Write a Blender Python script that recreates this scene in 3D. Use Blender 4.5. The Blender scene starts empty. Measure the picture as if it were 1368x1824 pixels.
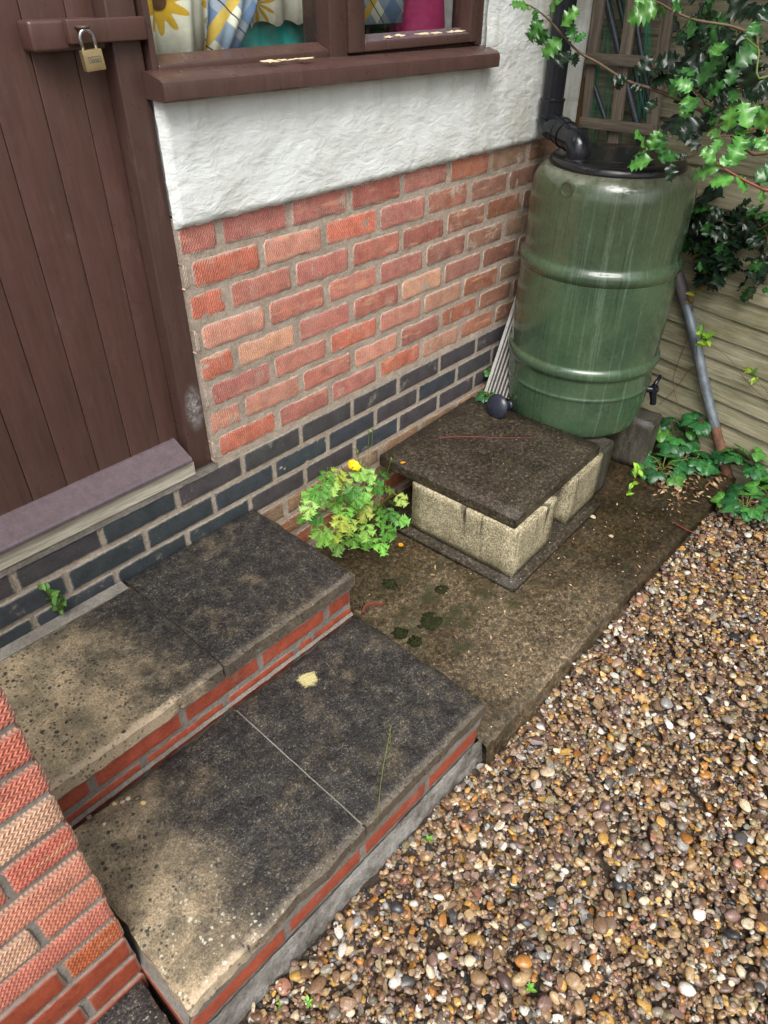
import bpy, bmesh, math, random
import numpy as np
from math import radians, sin, cos, pi
from mathutils import Vector, Matrix, Euler, noise

random.seed(7); np.random.seed(7)
SC = bpy.context.scene
COL = SC.collection

# ------------------------------------------------------------------ camera, sky, sun, exposure
CAM_LOC = Vector((-0.9772, -1.4374, 1.6813))
CAM_ROT = Euler((0.916049, -0.006405, -0.826222), 'XYZ')
FPX = 1266.9
cam_data = bpy.data.cameras.new('camera'); cam = bpy.data.objects.new('camera', cam_data); COL.objects.link(cam)
cam.location = CAM_LOC; cam.rotation_euler = CAM_ROT
cam_data.sensor_fit = 'VERTICAL'; cam_data.sensor_height = 36.0; cam_data.lens = FPX / 1824 * 36.0
cam_data.clip_start = 0.02; cam_data.clip_end = 2000
SC.camera = cam

SUN_EL, SUN_AZ = radians(56), radians(226)      # azimuth: clockwise from +Y
world = bpy.data.worlds.new('World'); SC.world = world; world.use_nodes = True
wn = world.node_tree; wn.nodes.clear()
sky = wn.nodes.new('ShaderNodeTexSky'); sky.sky_type = 'NISHITA'; sky.sun_disc = False
sky.sun_elevation = SUN_EL; sky.sun_rotation = SUN_AZ; sky.dust_density = 6.0; sky.air_density = 1.0
hs = wn.nodes.new('ShaderNodeHueSaturation'); hs.inputs['Saturation'].default_value = 0.36   # overcast: nearly white cloud
bg = wn.nodes.new('ShaderNodeBackground'); bg.inputs['Strength'].default_value = 0.13
wo = wn.nodes.new('ShaderNodeOutputWorld')
wn.links.new(sky.outputs[0], hs.inputs['Color']); wn.links.new(hs.outputs[0], bg.inputs['Color']); wn.links.new(bg.outputs[0], wo.inputs['Surface'])
sl = bpy.data.lights.new('sun', 'SUN'); sl.energy = 1.2; sl.angle = radians(35); sl.color = (1.0, 0.985, 0.96)
so = bpy.data.objects.new('sun', sl); COL.objects.link(so)
sdir = Vector((sin(SUN_AZ) * cos(SUN_EL), cos(SUN_AZ) * cos(SUN_EL), sin(SUN_EL)))
so.rotation_euler = sdir.to_track_quat('Z', 'Y').to_euler(); so.location = (0, -3, 6)
SC.view_settings.view_transform = 'Standard'; SC.view_settings.look = 'None'
SC.view_settings.exposure = 0.70; SC.view_settings.gamma = 1.0; SC.view_settings.use_curve_mapping = False
SC.cycles.max_bounces = 8; SC.cycles.transparent_max_bounces = 12
SC.cycles.use_denoising = True

# ------------------------------------------------------------------ measuring helpers (photo measurements -> metres)
CR = CAM_ROT.to_matrix()
def ray(px, py): return CR @ Vector(((px - 684) / FPX, (912 - py) / FPX, -1.0))
def onz(px, py, z): d = ray(px, py); return CAM_LOC + d * ((z - CAM_LOC.z) / d.z)
def ony(px, py, y): d = ray(px, py); return CAM_LOC + d * ((y - CAM_LOC.y) / d.y)
def onx(px, py, x): d = ray(px, py); return CAM_LOC + d * ((x - CAM_LOC.x) / d.x)
def atd(px, py, dist): return CAM_LOC + ray(px, py).normalized() * dist
def toimg(p):
    d = CR.transposed() @ (Vector(p) - CAM_LOC)
    return 684 + FPX * d.x / -d.z, 912 - FPX * d.y / -d.z
FA = math.atan2(-0.986, -0.168)                      # fence direction
FX = Vector((cos(FA), sin(FA), 0)); FN = Vector((-sin(FA), cos(FA), 0)); F0 = Vector((1.85, 0, 0))   # FN points away from the house side
def onfence(px, py, off=0.0):                        # off: metres in front of the fence
    d = ray(px, py); q = F0 - FN * off
    return CAM_LOC + d * ((q - CAM_LOC).dot(FN) / d.dot(FN))

# ------------------------------------------------------------------ material helpers
def lin(r, g, b):
    f = lambda c: (c / 255 / 12.92) if c <= 10 else ((c / 255 + 0.055) / 1.055) ** 2.4
    return (f(r), f(g), f(b), 1.0)
class Mat:
    def __init__(s, name, rough=0.6, spec=0.5):
        s.m = bpy.data.materials.new(name); s.m.use_nodes = True; s.t = s.m.node_tree
        s.b = s.t.nodes['Principled BSDF']; s.out = s.t.nodes['Material Output']
        s.b.inputs['Roughness'].default_value = rough; s.b.inputs['Specular IOR Level'].default_value = spec
    def n(s, typ, ins=None, out=0, **props):
        nd = s.t.nodes.new('ShaderNode' + typ)
        for k, v in props.items(): setattr(nd, k, v)
        for k, v in (ins or {}).items(): s.set(nd.inputs[k], v)
        return nd.outputs[out]
    def set(s, sock, v):
        if isinstance(v, bpy.types.NodeSocket): s.t.links.new(v, sock)
        else: sock.default_value = v
    def obj(s): return s.n('TexCoord', out=3)
    def pos(s): return s.n('NewGeometry', out=0)
    def scale(s, v, sc): return s.n('VectorMath', {0: v, 1: sc}, operation='MULTIPLY')
    def noise(s, v, scale, detail=4, rough=0.6, dist=0.0): return s.n('TexNoise', {'Vector': v, 'Scale': scale, 'Detail': detail, 'Roughness': rough, 'Distortion': dist})
    def vor(s, v, scale, out=0, rnd=1.0, feature='F1'): return s.n('TexVoronoi', {'Vector': v, 'Scale': scale, 'Randomness': rnd}, out=out, feature=feature)
    def math(s, op, a, b=0.0, c=0.0, clamp=False):
        return s.n('Math', {0: a, 1: b, 2: c}, operation=op, use_clamp=clamp)
    def step(s, v, a, b, lo=0.0, hi=1.0): return s.n('MapRange', {0: v, 1: a, 2: b, 3: lo, 4: hi}, interpolation_type='SMOOTHSTEP')
    def mix(s, a, b, f):
        nd = s.t.nodes.new('ShaderNodeMix'); nd.data_type = 'RGBA'; nd.clamp_factor = True
        s.set(nd.inputs[0], f); s.set(nd.inputs[6], a); s.set(nd.inputs[7], b); return nd.outputs[2]
    def mul(s, a, f):
        nd = s.t.nodes.new('ShaderNodeMix'); nd.data_type = 'RGBA'; nd.blend_type = 'MULTIPLY'; nd.inputs[0].default_value = 1.0
        s.set(nd.inputs[6], a); s.set(nd.inputs[7], f); return nd.outputs[2]
    def ramp(s, f, stops):
        nd = s.t.nodes.new('ShaderNodeValToRGB'); e = nd.color_ramp.elements
        while len(e) < len(stops): e.new(0.5)
        for i, (p, c) in enumerate(stops): e[i].position = p; e[i].color = c if len(c) == 4 else (*c, 1)
        s.set(nd.inputs[0], f); return nd.outputs[0]
    def sep(s, v): nd = s.t.nodes.new('ShaderNodeSeparateXYZ'); s.set(nd.inputs[0], v); return nd.outputs
    def comb(s, x, y, z): return s.n('CombineXYZ', {0: x, 1: y, 2: z})
    def color(s, c): s.set(s.b.inputs['Base Color'], c); return s
    def rough(s, r): s.set(s.b.inputs['Roughness'], r); return s
    def bump(s, h, strength=0.5, dist=0.01):
        prev = s.b.inputs['Normal'].links
        ins = {'Height': h, 'Strength': strength, 'Distance': dist}
        if prev: ins['Normal'] = prev[0].from_socket
        s.t.links.new(s.n('Bump', ins), s.b.inputs['Normal']); return s
def grey(v): return (v, v, v, 1.0)

# ------------------------------------------------------------------ mesh helpers
class MB:
    def __init__(s): s.v = []; s.f = []
    def add(s, v, f):
        o = len(s.v); s.v += [tuple(p) for p in v]; s.f += [tuple(i + o for i in q) for q in f]; return s
    def box(s, lo, hi, M=None):
        (a, b, c), (d, e, g) = lo, hi
        v = [(a, b, c), (d, b, c), (d, e, c), (a, e, c), (a, b, g), (d, b, g), (d, e, g), (a, e, g)]
        if M is not None: v = [M @ Vector(p) for p in v]
        return s.add(v, [(0, 3, 2, 1), (4, 5, 6, 7), (0, 1, 5, 4), (1, 2, 6, 5), (2, 3, 7, 6), (3, 0, 4, 7)])
    def tube(s, pts, rad, n=10, caps=True):
        pts = [Vector(p) for p in pts]; k = len(pts)
        rad = rad if isinstance(rad, (list, tuple)) else [rad] * k
        t0 = (pts[1] - pts[0]).normalized(); up = Vector((0, 0, 1)) if abs(t0.z) < 0.9 else Vector((1, 0, 0))
        a = t0.cross(up).normalized(); vs = []
        for i, p in enumerate(pts):
            t = (pts[min(i + 1, k - 1)] - pts[max(i - 1, 0)]).normalized()
            a = (a - t * a.dot(t)).normalized(); b = t.cross(a)
            for j in range(n):
                th = 2 * pi * j / n; vs.append(p + (a * cos(th) + b * sin(th)) * rad[i])
        fs = [(i * n + j, i * n + (j + 1) % n, (i + 1) * n + (j + 1) % n, (i + 1) * n + j) for i in range(k - 1) for j in range(n)]
        if caps: fs += [tuple(range(n - 1, -1, -1)), tuple(range((k - 1) * n, k * n))]
        return s.add(vs, fs)
    def lathe(s, prof, n=32, M=None):
        vs = []; k = len(prof)
        for r, z in prof:
            for j in range(n):
                th = 2 * pi * j / n; vs.append(Vector((r * cos(th), r * sin(th), z)))
        if M is not None: vs = [M @ p for p in vs]
        fs = [(i * n + j, i * n + (j + 1) % n, (i + 1) * n + (j + 1) % n, (i + 1) * n + j) for i in range(k - 1) for j in range(n)]
        return s.add(vs, fs)
    def mesh(s, name, mat=None, smooth=False, bevel=0.0, seg=2, auto=None):
        me = bpy.data.meshes.new(name); me.from_pydata(s.v, [], s.f); me.validate()
        bm = bmesh.new(); bm.from_mesh(me)
        if bevel: bmesh.ops.bevel(bm, geom=list(bm.edges), offset=bevel, segments=seg, affect='EDGES', profile=0.6)
        bmesh.ops.recalc_face_normals(bm, faces=bm.faces)
        for f in bm.faces: f.smooth = smooth
        if auto is not None:
            for e in bm.edges:
                if len(e.link_faces) == 2 and e.calc_face_angle(0) > auto: e.smooth = False
        bm.to_mesh(me); bm.free()
        if mat: me.materials.append(mat.m if isinstance(mat, Mat) else mat)
        return me
def link(name, me, parent=None, loc=(0, 0, 0), rot=(0, 0, 0), scale=None, color=None):
    o = bpy.data.objects.new(name, me); COL.objects.link(o)
    o.location = loc; o.rotation_euler = rot
    if scale is not None: o.scale = (scale,) * 3 if isinstance(scale, (int, float)) else scale
    if parent: o.parent = parent
    if color: o.color = color
    return o
def tag(o, label=None, cat=None, group=None, kind=None):
    for k, v in (('label', label), ('category', cat), ('group', group), ('kind', kind)):
        if v: o[k] = v
    return o
def thing(name, label, cat, loc=(0, 0, 0), rot=(0, 0, 0), group=None):
    o = link(name, None, None, loc, rot); o.empty_display_size = 0.05; return tag(o, label, cat, group)
def nz(*p): return noise.noise(Vector(p))
def jit(a): return random.uniform(-a, a)
def smoothed(ctrl, n=8):                     # Catmull-Rom through control points
    c = [Vector(p) for p in ctrl]; c = [c[0] * 2 - c[1]] + c + [c[-1] * 2 - c[-2]]; out = []
    for i in range(1, len(c) - 2):
        for k in range(n):
            t = k / n; a, b, d, e = c[i - 1], c[i], c[i + 1], c[i + 2]
            out.append(0.5 * (2 * b + (d - a) * t + (2 * a - 5 * b + 4 * d - e) * t * t + (3 * b - a - 3 * d + e) * t ** 3))
    return out + [c[-2]]

# ------------------------------------------------------------------ materials
def chevron(m, o, row=0.0065, per=0.0075):
    x, y, z = m.sep(o)
    zr = m.math('DIVIDE', z, row)
    tri = m.math('PINGPONG', zr, 1.0)                       # zigzag up and down
    ph = m.math('ADD', m.math('MULTIPLY', x, 2 * pi / per), m.math('MULTIPLY', tri, 4.2))
    return m.math('ADD', m.math('MULTIPLY', m.math('SINE', ph), 0.5), 0.5)
def brick_mat(name, chev, smear, rough=0.75, fade=0.66, mortar=lin(150, 138, 122), chevd=0.0012, dark=0.35):
    m = Mat(name, rough, 0.35); p = m.pos(); o = m.obj()
    base = m.n('ObjectInfo', out=1); rnd = m.n('ObjectInfo', out=5)
    off = m.n('VectorMath', {0: o, 1: m.comb(m.math('MULTIPLY', rnd, 37.0), m.math('MULTIPLY', rnd, 11.0), m.math('MULTIPLY', rnd, 5.0))}, operation='ADD')
    n1 = m.noise(p, 22, 5, 0.65); n2 = m.noise(p, 140, 4, 0.7)
    c = m.mul(base, m.ramp(n1, [(0.25, grey(0.62)), (0.5, grey(1.0)), (0.75, grey(1.3))]))
    c = m.mul(c, m.ramp(n2, [(0.3, grey(0.75)), (0.7, grey(1.2))]))
    if chev:
        ch = chevron(m, o)
        c = m.mul(c, m.mix(grey(1 - dark), grey(1.12), ch))
        bandn = m.noise(m.scale(off, (9, 1, 60)), 1.0, 2)
        c = m.mix(c, lin(214, 164, 126), m.step(bandn, 0.6, 0.72, 0, 0.6))
        c = m.mix(c, lin(190, 158, 142), m.step(m.noise(p, 16, 6, 0.75), 0.48, 0.72, 0, fade))
    e = m.n('Attribute', attribute_name='edge', out=2)
    ee = m.math('ADD', e, m.math('MULTIPLY', m.math('SUBTRACT', m.noise(p, 55, 5, 0.75), 0.5), 2.4 * smear))
    sm = m.step(ee, 0.05, 0.55, 1.0, 0.0)
    sm = m.math('MULTIPLY', sm, min(1.0, 0.55 + smear * 0.4))
    bl = m.step(m.math('ADD', m.noise(off, 9, 4, 0.7), m.math('MULTIPLY', m.noise(p, 90, 3), 0.25)), 0.72, 0.84, 0.0, smear)
    mc = m.mul(mortar, m.ramp(m.noise(p, 70, 4), [(0.3, grey(0.7)), (0.7, grey(1.15))]))
    c = m.mix(c, mc, m.math('MAXIMUM', sm, bl))
    m.color(c)
    if chev: m.bump(ch, 0.9, chevd)
    m.bump(m.noise(p, 160, 5, 0.7), 0.55, 0.002)
    return m
M_BRICK = brick_mat('red_rustic_brick', True, 1.0, mortar=lin(186, 171, 156), dark=0.18)
M_PIER = brick_mat('pier_brick', True, 0.15, fade=0.15, chevd=0.0022, dark=0.38)
M_SMOOTH = brick_mat('smooth_red_brick', False, 0.32, rough=0.5, mortar=lin(150, 142, 132))
M_BLUE = brick_mat('blue_brick', False, 0.45, rough=0.38, mortar=lin(176, 168, 154))

def mortar_mat(name, c1, c2, sc=1.0, bd=0.004):
    m = Mat(name, 0.88, 0.3); p = m.pos()
    c = m.ramp(m.noise(p, 9 * sc, 6, 0.7), [(0.3, c1), (0.7, c2)])
    c = m.mul(c, m.ramp(m.noise(p, 160, 4, 0.8), [(0.3, grey(0.6)), (0.55, grey(1)), (0.8, grey(1.25))]))
    m.color(c); m.bump(m.noise(p, 85, 6, 0.75), 0.8, bd); return m
M_MORTAR = mortar_mat('mortar', lin(146, 132, 118), lin(192, 177, 161))
M_MORTAR2 = mortar_mat('step_mortar', lin(110, 106, 98), lin(152, 147, 138))
M_FOOT = mortar_mat('concrete_footing', lin(92, 86, 76), lin(196, 194, 188), 1.6, 0.010)

m = M_RENDER = Mat('white_render', 0.72, 0.35); p = m.pos()
st = m.scale(p, (1.0, 1.0, 1.8))
h1 = m.noise(st, 16, 6, 0.55, 1.2); h2 = m.noise(m.scale(p, (0.6, 1, 1.6)), 55, 4, 0.6, 0.8)
hw = m.n('TexWave', {'Vector': m.scale(p, (0.35, 1, 1)), 'Scale': 9.0, 'Distortion': 14.0, 'Detail': 4.0, 'Detail Scale': 1.6}, out=1)
px_, py_, pz_ = m.sep(p)
dirt = m.math('MULTIPLY', m.step(px_, 0.75, 1.35), m.step(m.noise(m.scale(p, (9, 1, 2.2)), 1.0, 5, 0.7), 0.38, 0.7))
c = m.mix(lin(224, 229, 227), lin(208, 211, 206), m.step(m.noise(p, 7, 5), 0.4, 0.75))
c = m.mix(c, lin(176, 172, 148), m.math('MULTIPLY', dirt, 0.75))
low = m.math('MULTIPLY', m.step(pz_, 1.215, 1.27, 1, 0), m.step(m.noise(p, 26, 4), 0.42, 0.72))
c = m.mix(c, lin(120, 112, 92), m.math('MULTIPLY', m.math('MULTIPLY', low, m.step(px_, 0.3, 1.0)), 0.6))
crk = m.math('MULTIPLY', m.step(m.vor(m.n('VectorMath', {0: p, 1: m.n('TexNoise', {'Vector': p, 'Scale': 14.0}, out=1)}, operation='ADD'), 5.0, feature='DISTANCE_TO_EDGE'), 0.0, 0.006, 1, 0), m.step(m.noise(p, 5, 3), 0.5, 0.6))
c = m.mix(c, lin(150, 148, 138), m.math('MULTIPLY', crk, 0.5))
drp = m.math('MULTIPLY', m.step(m.noise(m.comb(m.math('MULTIPLY', px_, 26.0), 0.0, m.math('MULTIPLY', pz_, 1.5)), 1.0, 5, 0.7), 0.5, 0.75), m.step(pz_, 1.28, 1.47))
c = m.mix(c, lin(168, 168, 156), m.math('MULTIPLY', drp, 0.4))
m.color(c); m.bump(h1, 0.45, 0.009); m.bump(hw, 0.16, 0.006); m.bump(h2, 0.3, 0.0035)

def paint_mat(name, col, rough=0.33, web=False):
    m = Mat(name, rough, 0.5); p = m.pos()
    n1 = m.noise(m.scale(p, (6, 6, 1.2)), 6, 5, 0.6)
    c = m.mul(col, m.ramp(n1, [(0.25, grey(0.85)), (0.75, grey(1.15))]))
    c = m.mul(c, m.ramp(m.noise(m.scale(p, (1, 1, 0.06)), 130, 4, 0.7), [(0.3, grey(0.86)), (0.7, grey(1.12))]))
    c = m.mix(c, lin(128, 112, 104), m.step(m.noise(m.scale(p, (1, 1, 0.5)), 14, 7, 0.8), 0.56, 0.8, 0, 0.35))
    sp = m.noise(p, 240, 3, 0.7)
    c = m.mix(c, lin(176, 164, 156), m.step(sp, 0.73, 0.8, 0, 0.5))
    if web:
        q = m.n('VectorMath', {0: p, 1: (-0.115, 0.0, 0.775)}, operation='SUBTRACT')
        d = m.n('VectorMath', {0: m.scale(q, (1.3, 0.6, 0.55))}, out=1, operation='LENGTH')
        w = m.math('MULTIPLY', m.step(d, 0.008, 0.045, 1, 0), m.step(m.noise(p, 120, 5, 0.8), 0.35, 0.62))
        c = m.mix(c, lin(190, 188, 190), m.math('MULTIPLY', w, 0.75))
    m.color(c); m.rough(m.ramp(m.noise(p, 35, 4), [(0.3, grey(rough * 0.8)), (0.7, grey(rough * 1.5))]))
    m.bump(m.noise(m.scale(p, (1, 1, 0.2)), 190, 4), 0.25, 0.0015); m.bump(m.noise(p, 30, 3), 0.2, 0.003)
    return m
BROWN = lin(85, 61, 54)
M_PAINT = paint_mat('brown_paint', BROWN); M_FRAMEP = paint_mat('brown_frame_paint', lin(79, 58, 53), 0.3, True)
M_DRIP = paint_mat('brown_drip_paint', lin(98, 86, 90), 0.14)
M_GROOVE = Mat('board_joint', 0.5).color(lin(44, 26, 24))
M_GREYWOOD = Mat('weathered_sill_timber', 0.8); m = M_GREYWOOD
m.color(m.ramp(m.noise(m.scale(m.pos(), (3, 60, 60)), 4, 6, 0.7), [(0.3, lin(150, 142, 124)), (0.7, lin(214, 208, 192))])); m.bump(m.noise(m.scale(m.pos(), (3, 60, 60)), 5, 5), 0.5, 0.003)
M_FLAKE = Mat('flaked_cream_paint', 0.7).color(lin(214, 196, 160))

m = M_GLASS = Mat('window_glass', 0.03); t = m.t
g = m.n('BsdfGlossy', {'Roughness': 0.03, 'Color': grey(1)}); tr = m.n('BsdfTransparent', {'Color': (0.95, 0.97, 0.96, 1)})
df = m.n('BsdfDiffuse', {'Color': lin(170, 170, 165)})
fr = m.math('MULTIPLY', m.n('Fresnel', {'IOR': 1.5}), m.math('SUBTRACT', 1.0, m.n('NewGeometry', out=6))); s1 = m.n('MixShader', {0: fr, 1: tr, 2: g})
gr = m.math('MULTIPLY', m.step(m.noise(m.scale(m.pos(), (1, 1, 1)), 75, 6, 0.75), 0.52, 0.85), 0.14)
t.links.new(m.n('MixShader', {0: gr, 1: s1, 2: df}), m.out.inputs[0])

def slab_mat(name, thr0, thr1, yk, yf=-9.0, tint=lin(186, 166, 134)):
    m = Mat(name, 0.7, 0.4); p = m.pos(); x, y, z = m.sep(p)
    nb = m.noise(p, 5.5, 6, 0.68); nf = m.noise(p, 48, 6, 0.75); nff = m.noise(p, 210, 3, 0.7)
    xx = m.math('ADD', m.math('ADD', x, m.math('MULTIPLY', y, yk)), m.math('MULTIPLY', m.math('SUBTRACT', nb, 0.5), 0.42))
    xx = m.math('ADD', xx, m.math('MULTIPLY', m.math('SUBTRACT', nf, 0.5), 0.25))
    dk = m.step(xx, thr0, thr1)
    buff = m.ramp(m.noise(p, 13, 6, 0.7), [(0.22, lin(92, 86, 70)), (0.42, lin(142, 129, 104)), (0.6, tint), (0.8, lin(206, 172, 136))])
    gv = m.sep(m.vor(p, 420, out=1))[0]; gv2 = m.sep(m.vor(p, 150, out=1))[1]
    buff = m.mul(buff, m.ramp(nff, [(0.3, grey(0.6)), (0.7, grey(1.25))])); buff = m.mul(buff, m.ramp(gv, [(0.0, grey(0.66)), (0.35, grey(0.96)), (1.0, grey(1.2))]))
    wear = m.math('MULTIPLY', m.step(m.math('ADD', y, m.math('MULTIPLY', m.math('SUBTRACT', nf, 0.5), 0.03)), yf + 0.006, yf + 0.022, 1, 0), m.step(dk, 0.5, 1.0, 0.9, 0.15))
    darkc = m.ramp(m.noise(p, 26, 8, 0.78), [(0.3, lin(27, 26, 27)), (0.48, lin(45, 43, 42)), (0.62, lin(70, 66, 59)), (0.8, lin(126, 117, 98))])
    darkc = m.mul(darkc, m.ramp(nff, [(0.3, grey(0.55)), (0.58, grey(1.0)), (0.75, grey(1.8))])); darkc = m.mul(darkc, m.ramp(gv, [(0.0, grey(0.5)), (0.5, grey(1.0)), (0.85, grey(1.6)), (1.0, grey(4.0))])); darkc = m.mul(darkc, m.ramp(gv2, [(0.0, grey(0.85)), (1.0, grey(1.15))]))
    darkc = m.mix(darkc, m.mul(buff, (0.62, 0.62, 0.58, 1)), m.step(m.math('ADD', m.noise(p, 8, 7, 0.75), m.math('MULTIPLY', m.math('SUBTRACT', nf, 0.5), 0.3)), 0.5, 0.72, 0, 0.36))
    c = m.mix(buff, darkc, dk); c = m.mix(c, m.mul(lin(196, 176, 148), m.ramp(nff, [(0.3, grey(0.7)), (0.7, grey(1.15))])), wear)
    v = m.vor(p, 95); spm = m.math('MULTIPLY', m.step(m.math('ADD', v, m.math('MULTIPLY', m.noise(p, 120, 3), 0.25)), 0.34, 0.46, 1, 0), m.step(m.noise(p, 11, 4), 0.40, 0.56))
    c = m.mix(c, lin(52, 50, 46), m.math('MULTIPLY', spm, 0.85))
    v2 = m.vor(m.n('VectorMath', {0: p, 1: (3.3, 1.7, 0)}, operation='ADD'), 42)
    sp2 = m.math('MULTIPLY', m.step(m.math('ADD', v2, m.math('MULTIPLY', m.noise(p, 90, 4, 0.7), 0.3)), 0.30, 0.38, 1, 0), m.step(m.noise(p, 6, 3), 0.47, 0.58))
    c = m.mix(c, lin(44, 43, 40), m.math('MULTIPLY', sp2, 0.9))
    # pale lichen dots towards the outer front corner
    q = m.n('VectorMath', {0: p, 1: (-0.80, -0.86, 0.235)}, operation='SUBTRACT'); d = m.n('VectorMath', {0: q}, out=1, operation='LENGTH')
    v3 = m.vor(m.n('VectorMath', {0: p, 1: m.scale(m.n('TexNoise', {'Vector': p, 'Scale': 120.0, 'Detail': 4.0}, out=1), (0.012, 0.012, 0.012))}, operation='ADD'), 75); li = m.math('MULTIPLY', m.step(m.math('ADD', v3, m.math('MULTIPLY', m.noise(p, 40, 4), 0.55)), 0.38, 0.52, 1, 0), m.step(m.math('ADD', d, m.math('MULTIPLY', nb, 0.2)), 0.14, 0.36, 1, 0))
    c = m.mix(c, lin(206, 208, 190), m.math('MULTIPLY', li, 0.85))
    # scattered tiny pale grit
    v4 = m.vor(p, 130); gmask = m.math('MULTIPLY', m.step(v4, 0.1, 0.17, 1, 0), m.step(m.noise(p, 30, 2), 0.55, 0.62))
    c = m.mix(c, lin(160, 152, 130), m.math('MULTIPLY', gmask, 0.7))
    # one big pale lichen patch
    q2 = m.n('VectorMath', {0: p, 1: LICH}, operation='SUBTRACT'); d2 = m.n('VectorMath', {0: q2}, out=1, operation='LENGTH')
    c = m.mix(c, lin(196, 186, 132), m.step(m.math('ADD', d2, m.math('MULTIPLY', m.noise(p, 55, 5, 0.8), 0.05)), 0.043, 0.053, 1, 0))
    m.color(c)
    m.rough(m.math('ADD', m.math('MULTIPLY', dk, -0.26), m.math('ADD', 0.52, m.math('MULTIPLY', nf, 0.35))))
    m.bump(nf, 0.5, 0.006); m.bump(m.noise(p, 150, 4, 0.7), 0.6, 0.0025); m.bump(m.noise(p, 12, 4), 0.4, 0.012); m.bump(m.noise(m.scale(p, (5, 16, 1)), 1.0, 6, 0.7, 1.0), 0.28, 0.012)
    return m
LICH = tuple(onz(549, 1211, 0.235))
M_SLABU = slab_mat('upper_step_slab', -0.76, -0.50, 0.12, -0.433); M_SLABL = slab_mat('lower_step_slab', -0.86, -0.54, -0.06, -0.8825)
M_SLABP = slab_mat('damp_paving', -2.0, -1.6, 0.0)

m = M_PATH = Mat('wet_concrete_path', 0.5, 0.5); p = m.pos(); x, y, z = m.sep(p)
nf = m.noise(p, 60, 6, 0.8); v = m.vor(p, 130, out=1)
c = m.ramp(nf, [(0.2, lin(36, 32, 24)), (0.4, lin(72, 63, 48)), (0.56, lin(118, 103, 80)), (0.76, lin(190, 168, 138))])
c = m.mul(c, m.ramp(m.sep(v)[0], [(0.0, grey(0.6)), (0.55, grey(1.0)), (1.0, grey(1.4))])); c = m.mul(c, m.ramp(m.sep(m.vor(p, 360, out=1))[0], [(0.0, grey(0.6)), (0.8, grey(1.15)), (1.0, grey(2.0))]))
stn = m.step(m.math('ADD', m.noise(p, 4.5, 6, 0.72), m.math('MULTIPLY', m.step(y, -0.62, -0.15), 0.12)), 0.44, 0.66)
c = m.mix(c, m.mul(c, (0.42, 0.40, 0.33, 1)), stn)
c = m.mul(c, m.ramp(m.noise(p, 6, 4), [(0.3, grey(0.7)), (0.7, grey(1.15))]))
c = m.mix(c, m.mul(c, (0.34, 0.30, 0.22, 1)), m.step(m.math('ADD', x, m.math('MULTIPLY', m.noise(p, 7, 4), 0.5)), 0.75, 1.25))  # darker towards the fence: corner shade painted in along with moss
q = m.n('VectorMath', {0: p, 1: (0.30, -0.50, 0.085)}, operation='SUBTRACT'); dm = m.n('VectorMath', {0: m.scale(q, (1.0, 1.4, 1.0))}, out=1, operation='LENGTH')
ms = m.step(m.math('ADD', m.math('ADD', m.noise(p, 15, 6, 0.78), m.math('MULTIPLY', m.noise(p, 90, 3), 0.15)), m.step(dm, 0.05, 0.36, 0.10, 0.0)), 0.64, 0.76)
c = m.mix(c, lin(44, 48, 24), m.math('MULTIPLY', ms, 0.85))
v4 = m.vor(p, 42); c = m.mix(c, lin(205, 196, 178), m.math('MULTIPLY', m.step(v4, 0.07, 0.12, 1, 0), m.step(m.noise(p, 14, 2), 0.52, 0.58)))
m.color(c); m.rough(m.ramp(m.noise(p, 8, 4), [(0.35, grey(0.3)), (0.65, grey(0.6))])); m.bump(nf, 0.6, 0.005); m.bump(m.noise(p, 190, 3), 0.5, 0.002)

m = M_SOIL = Mat('soil', 0.85, 0.3); p = m.pos()
m.color(m.ramp(m.noise(p, 45, 6, 0.75), [(0.3, lin(52, 43, 36)), (0.6, lin(92, 78, 66)), (0.8, lin(124, 108, 92))])); m.bump(m.noise(p, 60, 6, 0.8), 0.9, 0.012)

m = M_BLOCK = Mat('aggregate_block', 0.85, 0.3); p = m.pos(); o = m.obj()
v = m.vor(p, 240, out=1); x, y, z = m.sep(p)
c = m.ramp(m.sep(v)[0], [(0.0, lin(120, 112, 88)), (0.5, lin(168, 158, 128)), (1.0, lin(206, 196, 166))])
c = m.mul(c, m.n('ObjectInfo', out=1))
c = m.mul(c, m.ramp(m.noise(p, 12, 5, 0.7), [(0.3, grey(0.68)), (0.7, grey(1.15))]))
run = m.noise(m.comb(m.math('MULTIPLY', m.math('ADD', x, y), 22.0), 0.0, m.math('MULTIPLY', z, 2.0)), 1.0, 4, 0.7)
c = m.mix(c, lin(38, 34, 28), m.math('MULTIPLY', m.step(run, 0.56, 0.7), m.step(m.math('ADD', z, m.math('MULTIPLY', m.noise(p, 9, 3), 0.12)), 0.16, 0.36)))
c = m.mix(c, lin(66, 62, 36), m.math('MULTIPLY', m.step(m.math('ADD', z, m.math('MULTIPLY', m.noise(p, 14, 4), 0.12)), 0.16, 0.26, 1, 0), 0.65))
m.color(c); m.bump(m.noise(p, 200, 4, 0.7), 0.6, 0.003); m.bump(m.noise(p, 60, 5), 0.4, 0.004)

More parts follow.
